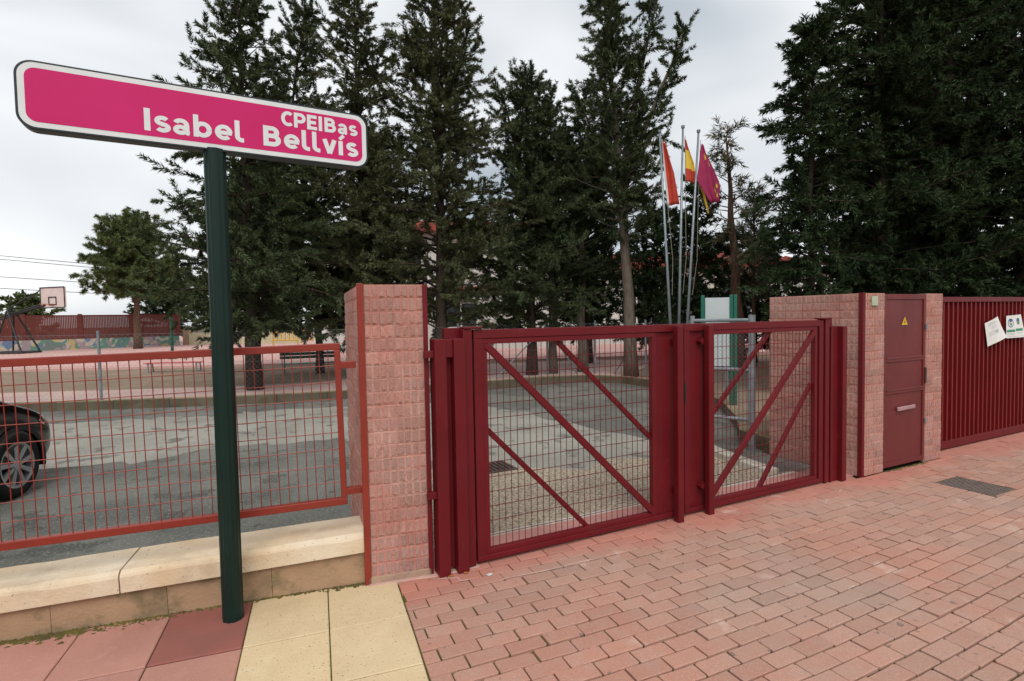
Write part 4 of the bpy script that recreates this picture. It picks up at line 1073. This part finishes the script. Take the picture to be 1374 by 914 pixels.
# ------------------------------------------------------------------ perimeter wall, red sheet fence, cream wall
def seg_thing(name, label, cat, p, q, z):
    ang = math.atan2(q[1] - p[1], q[0] - p[0]); return thing(name, label, cat, (*p, z), ang), math.hypot(q[0] - p[0], q[1] - p[1])
t, ln = seg_thing('mural_wall', 'low court wall painted with a colourful mural', 'wall', (-22, 34.6), (-3.3, 40.2), 0.2)
mb = MB(); mb.box(0, ln, 0, 0.25, 0, 0.62); mb.build('wall', 'mural', t, bevel=0.01)
t, ln = seg_thing('sheet_fence', 'dark red perforated panel fence standing on the mural wall', 'fence', (-22, 34.6), (-3.3, 40.2), 0.82)
npn = 8; pw = ln / npn
for i in range(npn + 1):
    m1 = MB(); m1.box(i * pw - 0.10, i * pw + 0.10, 0.06, 0.20, 0, 1.42); m1.build('post', 'perimeter_red', t)
for i in range(npn):
    pn = MB()
    k = 0
    nb_ = 30; w_ = (pw - 0.2) / nb_
    for j in range(nb_): pn.box(i * pw + 0.1 + j * w_, i * pw + 0.1 + (j + 0.9) * w_, 0.10, 0.12, 0.0, 1.34)
    pn.box(i * pw + 0.1, (i + 1) * pw - 0.1, 0.12, 0.15, 1.28, 1.36); pn.box(i * pw + 0.1, (i + 1) * pw - 0.1, 0.12, 0.15, 0.0, 0.06)
    pn.build('panel', 'perimeter_red', t)
t, ln = seg_thing('cream_wall', 'low cream rendered wall continuing right of the mural', 'wall', (-3.1, 40.2), (3.5, 36.5), 0.2)
mb = MB(); mb.box(0.35, ln, 0, 0.25, 0, 0.78); mb.build('wall', 'cream_wall', t, bevel=0.01); mb = MB(); mb.box(0, 0.345, -0.05, 0.3, 0, 0.95); mb.build('end_pier', 'wall_base', t, bevel=0.01)
t, ln = seg_thing('pink_wall', 'pink low wall behind the green bench', 'wall', (5.0, 30.5), (13.5, 26.2), 0.2)
mb = MB(); mb.box(0, ln, 0, 0.25, 0, 0.95); mb.build('wall', 'pink_wall', t, bevel=0.01)
for n_, (p, q, lab) in enumerate((((1.7, 32.5), (2.9, 31.9), 'small yellow barrier rail left of the other by the cream wall'), ((3.2, 31.8), (4.5, 31.2), 'yellow barrier rail right of the other by the pink wall'))):
    t, ln = seg_thing('barrier_rail', lab, 'barrier', p, q, 0.23); t['group'] = 'yellow barrier rails in the court'
    for z_ in (0.35, 0.85):
        m1 = MB(); m1.tube([(0, 0, z_), (ln, 0, z_)], 0.04, 8); m1.build('rail', 'yellow_paint', t)
    for i in range(7):
        m1 = MB(); xx = i * ln / 6; m1.tube([(xx, 0, 0 if i in (0, 6) else 0.35), (xx, 0, 0.9)], 0.035, 8); m1.build('bar', 'yellow_paint', t)
gp_ = thing('court_post', 'slim green post standing on the court', 'post', (-2.29, 24.8, 0.23))
mb = MB(); mb.tube([(0, 0, -0.02), (0, 0, 1.62)], 0.055, 10); mb.build('tube', 'dark_green_paint', gp_); mb = MB(); mb.tube([(0, 0, 0.0), (0, 0, 0.04)], 0.16, 12); mb.build('foot', 'dark_green_paint', gp_)

# overhead cables
for n_, (a, b, lab) in enumerate((((-40, 66, 10.2), (18, 38, 3.2), 'highest dark overhead cable crossing the left sky'), ((-40, 66, 9.85), (18, 38, 3.05), 'second overhead cable close below the highest one'),
                                  ((-40, 66, 7.9), (18, 38, 2.6), 'third overhead cable in the left sky'), ((-40, 66, 6.7), (18, 38, 2.2), 'lowest overhead cable in the left sky'))):
    A, B = Vector(a), Vector(b); pts = []
    for i in range(25):
        u = i / 24; p = A.lerp(B, u); p.z -= 4 * 0.35 * u * (1 - u); pts.append(p)
    mb = MB(); mb.tube(pts, 0.022, 5); tag(mb.build('overhead_cable', 'cable'), lab, 'cable', 'overhead cables')

# ------------------------------------------------------------------ buildings
def window(parent, x, z, w, h, y=0.0):
    f = MB(); f.box(x, x + w, y - 0.03, y + 0.05, z, z + 0.07); f.box(x, x + w, y - 0.03, y + 0.05, z + h - 0.07, z + h); f.box(x, x + 0.07, y - 0.03, y + 0.05, z + 0.07, z + h - 0.07)
    f.box(x + w - 0.07, x + w, y - 0.03, y + 0.05, z + 0.07, z + h - 0.07); f.box(x + w / 2 - 0.035, x + w / 2 + 0.035, y - 0.03, y + 0.05, z + 0.07, z + h - 0.07)
    f = f.build('window', 'window_frame', parent)
    for a, b in ((x + 0.07, x + w / 2 - 0.035), (x + w / 2 + 0.035, x + w - 0.07)):
        m1 = MB(); m1.box(a, b, y - 0.005, y + 0.005, z + 0.07, z + h - 0.07); m1.build('pane', 'window_glass', f)
    m1 = MB(); m1.box(x - 0.08, x + w + 0.08, y - 0.10, y - 0.032, z - 0.07, z - 0.003); m1.build('sill', 'roof_red', f)
def building(name, label, p, q, depth, h, floors, ridge, base_z=0.2, band=True):
    t, ln = seg_thing(name, label, 'building', p, q, base_z)
    mb = MB(); ww = 1.5; nwin = int((ln - 1) / 2.4); fh = h / floors
    # wall with real openings
    xs = [0.0]; 
    for i in range(nwin): xs += [1.0 + i * 2.4, 1.0 + i * 2.4 + ww]
    xs.append(ln)
    for f_ in range(floors):
        z0 = f_ * fh; za, zb = z0 + 0.95, z0 + fh - 0.55
        mb.box(0, ln, 0, 0.3, z0, za); mb.box(0, ln, 0, 0.3, zb, z0 + fh)
        for i in range(0, len(xs), 2):
            if i + 1 < len(xs): mb.box(xs[i], xs[i + 1], 0, 0.3, za, zb)
    mb.box(0, 0.3, 0.3, depth, 0, h); mb.box(ln - 0.3, ln, 0.3, depth, 0, h); mb.box(0.3, ln - 0.3, depth - 0.3, depth, 0, h)
    mb.build('wall', 'white_wall', t)
    for f_ in range(floors):
        z0 = f_ * fh
        for i in range(nwin): window(t, 1.0 + i * 2.4 + 0.002, z0 + 0.952, ww - 0.004, fh - 0.55 - 0.95 - 0.004, 0.10)
        if f_:
            m1 = MB(); m1.box(-0.05, ln + 0.05, -0.06, -0.002, z0 - 0.12, z0 + 0.12); m1.build('band', 'roof_red', t)
    e = 0.5; rv = [(-e, -e, h), (ln + e, -e, h), (ln + e, depth + e, h), (-e, depth + e, h), (depth * 0.45, depth / 2, h + ridge), (ln - depth * 0.45, depth / 2, h + ridge)]
    m1 = MB(); m1.add(rv, [(0, 1, 5, 4), (1, 2, 5), (2, 3, 4, 5), (3, 0, 4), (3, 2, 1, 0)]); rf = m1.build('roof', 'roof_red', t)
    m1 = MB(); m1.box(-e - 0.02, ln + e + 0.02, -e - 0.05, -e + 0.06, h - 0.16, h + 0.12); m1.build('fascia', 'roof_red', rf)
    slope = math.atan2(ridge, depth / 2 + e); sl_ = math.hypot(ridge, depth / 2 + e)
    tm = MB()                       # half-round tile ridges running up the slope
    for i in range(int(ln / 0.28)):
        xx = i * 0.28 + 0.1
        reach = min(1.0, max(0.1, min((xx + e) / (depth * 0.45 + e), (ln + e - xx) / (depth * 0.45 + e))))
        tm.tube([(xx, -e, h + 0.02), (xx, -e + (depth / 2 + e) * reach, h + 0.02 + ridge * reach)], 0.07, 6)
    tag(tm.build('tile_rows', 'roof_red', rf), kind='stuff')
    return t
building('school_building', 'white two-storey school with red tile roof behind the cypresses', (3.0, 25.6), (12.3, 20.9), 8.0, 5.35, 2, 1.0)
building('annex_building', 'lower white wing with red eaves behind the flagpoles', (13.4, 22.6), (25.0, 16.8), 7.0, 3.75, 1, 0.9)
building('far_house', 'distant small white house with red roof left of the dark trees', (38.5, 31.3), (43.5, 28.4), 5.0, 4.6, 1, 1.2)

# ------------------------------------------------------------------ flagpoles and flags
def pole(base, top, label):
    t = thing('flagpole', label, 'flagpole', base, 0, 'three leaning flagpoles behind the gate'); d = Vector(top) - Vector(base)
    mb = MB(); mb.tube([(0, 0, -0.05), d * 0.5, d], [0.032, 0.027, 0.020], 12); mb.build('mast', 'galvanised', t, smooth=True)
    mb = MB(); mb.tube([d, d + Vector((0, 0, 0.05))], 0.036, 10); mb.build('cap', 'galvanised', t)
    mb = MB(); o_ = Vector((0.06, -0.03, 0)); mb.tube([d * 0.97 + o_ * 0.7, d * 0.7 + o_ * 1.2, d * 0.5 + o_ * 1.8, d * 0.36 + o_], 0.006, 5); mb.build('halyard', 'rope', t)
    return t
zb = 0.15
pole((7.80, 8.34, zb), (7.72, 8.62, 5.26), 'leaning steel flagpole carrying the orange red flag')
pole((7.87, 8.31, zb), (8.14, 8.41, 5.34), 'middle steel flagpole carrying the red and yellow striped flag')
pole((7.98, 8.26, zb), (8.42, 8.27, 5.25), 'right steel flagpole carrying the crimson flag')
def flag(name, label, left, right, bands, emb=(), seed=1, fold=0.05):
    """cloth hung between two falling edges; left/right = lists of points from top to bottom; bands = (fraction, material) across u"""
    t = thing(name, label, 'flag', left[0], 0, 'flags on the flagpoles')
    o_ = Vector(left[0]); q = random.Random(seed); ph = q.uniform(0, 6)
    def along(line, v):
        v *= len(line) - 1; i = min(int(v), len(line) - 2); return Vector(line[i]).lerp(Vector(line[i + 1]), v - i)
    nrm = Vector((-0.45, -0.89, 0))
    def P(u, v, off=0.0):
        p = along(left, v).lerp(along(right, v), u)
        return p - o_ + nrm * (fold * (math.sin(u * 7.5 + ph + v * 1.7) * (0.35 + 0.65 * v) + 0.35 * math.sin(u * 15 + v * 4 + ph)) * (0.25 + 0.75 * u) + off)
    N_ = 22; NV = 16; mb = MB(); mats = [b[1] for b in bands]
    vs_ = [P(i / N_, j / NV) for j in range(NV + 1) for i in range(N_ + 1)]
    mb.v = [tuple(p) for p in vs_]
    for j in range(NV):
        for i in range(N_):
            a = j * (N_ + 1) + i; k = 0; val = (i + 0.5) / N_ if bands[0][2] == 'u' else (j + 0.5) / NV
            while k < len(bands) - 1 and val > bands[k][0]: k += 1
            mb.f.append((a, a + 1, a + N_ + 2, a + N_ + 1)); mb.mi.append(k)
    o = mb.build('cloth', mats, t, smooth=True)
    s = o.modifiers.new('thick', 'SOLIDIFY'); s.thickness = 0.004
    for (u, v, s_) in emb:
        m1 = MB(); vs_ = []
        shape = [(-1, 1), (-1, -0.4), (-0.5, 0.1), (0, -0.9), (0.5, 0.1), (1, -0.4), (1, 1)]
        m1.add([P(u + a * s_ * 0.8, v + b * s_, 0.012) for a, b in shape], [(0, 1, 2), (0, 2, 4, 6), (2, 3, 4), (4, 5, 6)])
        m1.build('emblem', 'flag_yellow', t)
    return t
flag('flag', 'limp orange red flag with pale hoist edge, leftmost of three', [(7.73, 8.58, 5.12), (7.76, 8.55, 4.5), (7.80, 8.50, 3.78)], [(7.80, 8.55, 5.02), (7.95, 8.46, 4.45), (8.04, 8.40, 3.82)],
     [(0.16, 'flag_white', 'u'), (1.0, 'flag_red', 'u')], seed=3, fold=0.06)
flag('flag', 'red and yellow striped flag on the middle pole', [(8.16, 8.39, 5.14), (8.16, 8.37, 4.7), (8.16, 8.35, 4.27)], [(8.19, 8.37, 5.08), (8.33, 8.30, 4.62), (8.36, 8.26, 4.22)],
     [(0.28, 'flag_red', 'v'), (0.68, 'flag_yellow', 'v'), (1.0, 'flag_red', 'v')], seed=5, fold=0.05)
flag('flag', 'narrow yellow tail of cloth hanging below the crimson flag', [(8.40, 8.30, 4.32), (8.50, 8.24, 4.0), (8.60, 8.20, 3.62)], [(8.47, 8.28, 4.30), (8.57, 8.22, 4.0), (8.615, 8.18, 3.62)],
     [(0.8, 'flag_yellow', 'u'), (1.0, 'flag_red', 'u')], seed=9, fold=0.02)
flag('flag', 'crimson flag with yellow castle and crown emblems, rightmost of three', [(8.44, 8.22, 5.02), (8.38, 8.22, 4.62), (8.34, 8.24, 4.30), (8.58, 8.10, 3.82)], [(8.47, 8.20, 4.98), (8.60, 8.12, 4.65), (8.76, 8.03, 4.22), (8.74, 8.03, 3.84)],
     [(1.0, 'flag_crimson', 'u')], emb=[(0.55, 0.22, 0.07), (0.72, 0.36, 0.06), (0.72, 0.78, 0.06), (0.85, 0.86, 0.05), (0.86, 0.70, 0.05)], seed=12, fold=0.06)

# ------------------------------------------------------------------ trees
def leaf_mesh(name, P, D, S, Ln, Wd, mats, mi=None):
    """pointed sprigs: base P, direction D, side S, length Ln, half width Wd (numpy arrays)"""
    n = len(P); v = np.empty((n, 3, 3), np.float32)
    v[:, 0] = P - S * Wd[:, None]; v[:, 1] = P + S * Wd[:, None]; v[:, 2] = P + D * Ln[:, None]
    me = bpy.data.meshes.new(name)
    me.vertices.add(n * 3); me.vertices.foreach_set('co', v.ravel())
    me.loops.add(n * 3); me.loops.foreach_set('vertex_index', np.arange(n * 3, dtype=np.int32))
    me.polygons.add(n); me.polygons.foreach_set('loop_start', np.arange(0, n * 3, 3, dtype=np.int32)); me.polygons.foreach_set('loop_total', np.full(n, 3, np.int32))
    for m in mats: me.materials.append(MATS[m])
    if mi is not None: me.polygons.foreach_set('material_index', mi.astype(np.int32))
    me.update(); me.validate()
    return me
def unit(a): return a / np.maximum(1e-6, np.linalg.norm(a, axis=1, keepdims=True))
def tree(name, label, base, H, prof, n_br, crown0, seed, leaf='cypress', bark='bark_dark', trunk_r=0.14, up=0.35, droop=0.25, sprig=(0.055, 0.105), width=0.13,
         plume=(0.28, 0.54), per=135, lean=(0, 0), tops=(), dens=5.0, group='cypress trees of the school yard', cat='tree', bare=0.0, zpow=0.9, spread=0.85, dead=0.0, az_bias=None):
    rg = np.random.default_rng(seed)
    t = thing(name, label, cat, base, 0, group)
    mb = MB(); npt = 9
    tp = [Vector((lean[0] * (i / npt) ** 1.3 + rg.normal(0, 0.02), lean[1] * (i / npt) ** 1.3 + rg.normal(0, 0.02), H * 0.97 * i / npt)) for i in range(npt + 1)]
    tp[0] = Vector((0, 0, -0.08))
    mb.tube(tp, [trunk_r * (1.25 if i == 0 else 1) * (1 - 0.93 * i / npt) + 0.008 for i in range(npt + 1)], 9)
    axes = [(tp, crown0, 1.0, H)]
    for (z0, dx, dy, h2, rs) in tops:               # extra leaders
        f0 = min(0.98, z0 / H) * npt; i0 = int(f0); p0 = tp[i0].lerp(tp[min(npt, i0 + 1)], f0 - i0)
        pts = [p0.lerp(Vector((p0.x + dx, p0.y + dy, h2)), k / 6) + Vector((-dx, -dy, 0)) * (0.25 * (k / 6) * (1 - k / 6)) for k in range(7)]
        mb.tube(pts, [trunk_r * 0.5 * (1 - 0.85 * k / 6) + 0.006 for k in range(7)], 6)
        axes.append((pts, None, rs, h2))
    PP, DD = [], []
    def branch(p, az, elev, ln, thick, pl_scale=1.0):
        nseg = 5; pts = [p]; d = np.array([math.cos(az) * math.cos(elev), math.sin(az) * math.cos(elev), math.sin(elev)])
        for k in range(nseg):
            d = d + np.array([rg.normal(0, 0.08), rg.normal(0, 0.08), -droop / nseg + (0.10 if k == nseg - 1 else 0) + rg.normal(0, 0.04)]); d /= np.linalg.norm(d)
            pts.append(pts[-1] + d * ln / nseg)
        mb.tube([Vector(q) for q in pts], [max(0.004, thick * (1 - 0.85 * k / nseg)) for k in range(nseg + 1)], 4, caps=False)
        npl = max(2, int(ln * dens)); pts_a = np.array(pts)
        for k in range(npl):
            f = 0.12 + 0.88 * ((k + rg.random()) / npl) if bare == 0 else bare + (1 - bare) * ((k + rg.random()) / npl)
            f = min(f, 0.999) * nseg; i = int(f); q = pts_a[i] * (1 - f + i) + pts_a[i + 1] * (f - i); dd = pts_a[i + 1] - pts_a[i]; dd /= np.linalg.norm(dd)
            side = rg.normal(0, 1, 3); ax = dd * 0.75 + side * 0.55 + np.array([0, 0, 0.12 - 0.25 * droop]); ax /= np.linalg.norm(ax)
            L_ = rg.uniform(*plume) * pl_scale; m = int(per * rg.uniform(0.7, 1.3))
            u = rg.random(m) ** 0.8
            base_p = q + ax * (u * L_)[:, None]; jit = rg.normal(0, 1, (m, 3)); jit -= (jit @ ax)[:, None] * ax; jit = unit(jit)
            base_p = base_p + jit * (0.10 * L_ * (1 - u) ** 0.5 * rg.random(m))[:, None]
            dr = unit(ax * 0.9 + jit * spread + rg.normal(0, 0.18, (m, 3)) + np.array([0, 0, -0.30 * droop]))
            PP.append(base_p); DD.append(dr)
    n_br = int(n_br * 1.25); zs = (np.arange(n_br) + rg.random(n_br)) / n_br
    for s in zs:
        z = crown0 + (H * 0.985 - crown0) * s ** zpow; f = z / (H * 0.97) * npt; i = min(int(f), npt - 1); p = np.array(tp[i].lerp(tp[i + 1], min(1, f - i)))
        az = rg.random() * 2 * math.pi; r_ = prof((z - crown0) / (H - crown0)) * rg.choice([rg.uniform(0.5, 0.8), rg.uniform(0.75, 1.0), rg.uniform(0.95, 1.22)], p=[0.35, 0.4, 0.25])
        if az_bias: r_ *= 1 + az_bias[1] * math.cos(az - az_bias[0])
        el = up + 0.55 * (z / H) ** 3 + rg.normal(0, 0.14)
        branch(p, az, el, max(0.18, r_), 0.010 + 0.012 * r_)
    for pts, c0, rs, h2 in axes[1:]:
        ln_ = (pts[-1] - pts[0]).length; m = int(ln_ * 11)
        for k in range(m):
            s = (k + rg.random()) / m; f = s * 6; i = min(5, int(f)); p = np.array(pts[i].lerp(pts[i + 1], f - i))
            branch(p, rg.random() * 6.283, up + 0.5 * s + rg.normal(0, 0.15), rs * (1.05 - 0.85 * s) * rg.uniform(0.6, 1.15), 0.012)
    P = np.concatenate(PP); D = np.concatenate(DD); n = len(P)
    S = unit(np.cross(D, rg.normal(0, 1, (n, 3)))); Ln = rg.uniform(*sprig, n); Wd = Ln * width * rg.uniform(0.75, 1.25, n)
    mi = (rg.random(n) < dead).astype(int)
    mb.build('trunk', bark, t, smooth=True)
    link('crown', leaf_mesh('crown', P.astype(np.float32), D, S, Ln, Wd, [leaf, 'dry_needle'], mi), t)
    return n
total = 0
cone = lambda w0, k=0.8, belly=0.18: (lambda s: w0 * (1 - s) ** k * min(1.0, 0.62 + s / belly * 0.38) + 0.12)
total += tree('cypress_tree', 'tall open cypress behind the green sign post', (0.30, 12.9, 0.15), 8.9, cone(2.05, 0.78), 185, 1.15, 21, 'cypress', trunk_r=0.15, lean=(-0.1, 0.0), up=0.22, droop=0.30, zpow=1.05)
total += tree('cypress_tree', 'slender pointed cypress just right of the sign post', (0.36, 14.5, 0.15), 8.9, cone(1.35, 0.6), 140, 1.3, 22, 'cypress', trunk_r=0.08, lean=(1.35, -0.5))
total += tree('cypress_tree', 'dense olive cypress rising above the right end of the sign', (2.75, 13.5, 0.15), 9.4, cone(1.85, 0.7), 185, 1.0, 23, 'cypress_olive', trunk_r=0.11, droop=0.4)
total += tree('cypress_tree', 'broad tall olive cypress above the pink pillar', (4.35, 12.4, 0.15), 9.7, cone(2.05, 0.58), 225, 1.05, 24, 'cypress_olive', trunk_r=0.15, droop=0.4, tops=[(5.5, 0.75, -0.4, 8.3, 0.65)])
total += tree('cypress_tree', 'shorter bushy dark cypress left of the bare trunk', (6.55, 12.0, 0.15), 7.3, cone(1.8, 0.6), 190, 0.85, 25, 'cypress', trunk_r=0.13, tops=[(4.0, -0.55, 0.3, 7.0, 0.6), (4.2, 0.6, -0.2, 6.7, 0.6)])
total += tree('cypress_tree', 'two-topped cypress with a bare grey trunk left of the flags', (8.37, 10.38, 0.15), 8.9, lambda s: 1.35 * (1 - s) ** 0.55 * min(1, 0.45 + 2.2 * s) + 0.1, 130, 3.1, 26, 'cypress', 'bark_grey', trunk_r=0.15, lean=(-0.45, 0.25),
              tops=[(4.6, 0.85, -0.4, 8.9, 0.85), (4.3, 1.35, -0.75, 8.0, 0.8), (3.6, -0.9, 0.5, 6.6, 0.9)], up=0.45)
BK = dict(per=60, dens=4.2, sprig=(0.09, 0.16), width=0.16)
total += tree('cypress_tree', 'low dark cypress filling the gap behind the gate middle', (9.6, 14.0, 0.15), 6.4, cone(1.9, 0.55), 140, 0.9, 27, 'cypress_dark', trunk_r=0.14, **BK)
total += tree('cypress_tree', 'dark conical cypress between school and bushy tree', (3.9, 16.8, 0.15), 6.8, cone(1.9, 0.6), 120, 0.9, 28, 'cypress_dark', trunk_r=0.12, **BK)
total += tree('cypress_tree', 'dark cypress filling the gap left of the pink pillar', (2.0, 15.9, 0.15), 6.9, cone(1.8, 0.55), 120, 1.1, 33, 'cypress_dark', trunk_r=0.10, **BK)
total += tree('cypress_tree', 'dark low cypress behind the green bench', (0.4, 17.2, 0.15), 5.8, cone(1.9, 0.55), 120, 1.1, 29, 'cypress_dark', trunk_r=0.12, **BK)
total += tree('cypress_tree', 'dark leafy conifer behind the flagpoles', (11.4, 11.3, 0.15), 4.9, cone(1.3, 0.5), 100, 0.4, 30, 'cypress_dark', trunk_r=0.10, **BK)
total += tree('cypress_tree', 'dark round conifer against the lower wing left of the flag ropes', (12.0, 13.6, 0.15), 4.6, cone(1.6, 0.45), 100, 0.4, 31, 'cypress_dark', trunk_r=0.10, **BK)
total += tree('cypress_tree', 'low dark shrubby conifer under the wispy pine', (13.6, 11.2, 0.15), 3.5, cone(1.3, 0.4), 80, 0.3, 32, 'cypress_dark', trunk_r=0.08, **BK)
# right-hand clump, near and dark
RG = 'dark cypresses behind the booth and red gate'
NR = dict(sprig=(0.06, 0.11), width=0.14, per=125)
total += tree('cypress_tree', 'outermost dark cypress with drooping side branches left of the dark clump', (9.15, 6.35, 0.15), 6.4, cone(0.85, 0.55), 140, 0.5, 41, 'cypress_dark', trunk_r=0.07, droop=0.6, up=0.30, group=RG, **NR)
total += tree('cypress_tree', 'huge dark cypress rising above the door of the booth', (10.75, 6.1, 0.15), 9.6, cone(1.9, 0.40), 255, 0.5, 42, 'cypress_dark', trunk_r=0.16, droop=0.4, group=RG, **NR)
total += tree('cypress_tree', 'huge dark cypress rising above the left end of the slat gate', (12.0, 5.6, 0.15), 9.8, cone(1.9, 0.42), 235, 0.5, 43, 'cypress_dark', trunk_r=0.16, droop=0.4, group=RG, **NR)
total += tree('cypress_tree', 'huge dark cypress at the right edge above the notices', (13.2, 4.9, 0.15), 9.8, cone(1.9, 0.42), 210, 0.5, 44, 'cypress_dark', trunk_r=0.16, droop=0.4, group=RG, **NR)
total += tree('cypress_tree', 'dark cypress farther back inside the right-hand clump', (15.2, 7.6, 0.15), 10.5, cone(2.8, 0.42), 170, 0.5, 45, 'cypress_dark', trunk_r=0.18, group=RG, **BK)
# thin pines
total += tree('pine_tree', 'half dead pine with brown needles right of the flags', (11.5, 9.9, 0.15), 6.1, lambda s: 0.95 * (1 - s) ** 0.4 * min(1, 0.4 + s), 46, 2.6, 51, 'pine_pale', 'bark_brown', trunk_r=0.17, lean=(-0.35, 0.15), up=0.35, droop=0.3, sprig=(0.12, 0.20), width=0.07,
              plume=(0.20, 0.35), per=26, dens=3.0, bare=0.4, dead=0.35, group=None)
total += tree('pine_tree', 'small wispy grey green pine before the dark clump', (12.35, 10.2, 0.15), 4.6, lambda s: 0.75 * (1 - s) ** 0.5 + 0.1, 60, 1.6, 52, 'pine_pale', 'bark_brown', trunk_r=0.06, up=0.6, droop=0.2, sprig=(0.12, 0.22), width=0.06, plume=(0.25, 0.4), per=26, dens=3.0, group=None)
total += tree('pine_tree', 'round green pine beside the mural wall', (-5.0, 36.6, 0.23), 6.8, lambda s: 2.15 * math.sin(math.pi * min(1, 0.30 + 0.70 * s)) ** 0.5 + 0.2, 115, 2.7, 53, 'pine', 'bark_brown', trunk_r=0.20, up=0.35, droop=0.15, sprig=(0.13, 0.22), width=0.10,
              plume=(0.35, 0.65), per=150, dens=3.8, bare=0.2, spread=1.5, group=None, zpow=1.0)
total += tree('pine_tree', 'dark low tree beyond the perimeter fence behind the round pine', (-4.2, 45.0, 0.1), 5.0, lambda s: 2.7 * math.sin(math.pi * min(1, 0.25 + 0.75 * s)) ** 0.6 + 0.2, 70, 1.2, 54, 'cypress_dark', 'bark_dark', trunk_r=0.2, sprig=(0.22, 0.36), width=0.15, plume=(0.5, 0.8), per=40, dens=2.0, group=None)
total += tree('leafy_tree', 'leafy green tree cut by the left edge behind the hoop', (-18.6, 43.7, 0.1), 4.7, lambda s: 1.8 * math.sin(math.pi * min(1, 0.25 + 0.75 * s)) ** 0.6 + 0.2, 60, 1.2, 55, 'pine', 'bark_dark', trunk_r=0.16, sprig=(0.18, 0.3), width=0.3, plume=(0.4, 0.7), per=36, dens=2.0, group=None)
total += tree('leafy_tree', 'low leafy bush showing above the red fence behind the hoop', (-11.6, 43.0, 0.1), 2.9, lambda s: 1.5 * math.sin(math.pi * min(1, 0.3 + 0.7 * s)) ** 0.6 + 0.2, 45, 0.8, 56, 'pine', 'bark_dark', trunk_r=0.12, sprig=(0.18, 0.3), width=0.3, plume=(0.4, 0.6), per=36, dens=2.0, group=None)
# bare limbs low on the trunk side behind the gate
for (x_, y_, h_, r_, lab) in ((7.13, 11.95, 3.6, 0.11, 'plain dark trunk seen through the near gate leaf, left of the pair'), (8.01, 11.9, 3.8, 0.13, 'thick dark trunk seen through the near gate leaf, right of the pair')):
    total += tree('cypress_tree', lab, (x_, y_, 0.15), h_ + 2.4, cone(1.2, 0.6), 60, 1.9, int(x_ * 10), 'cypress_dark', 'bark_grey', trunk_r=r_, **BK)
print('sprigs', total)
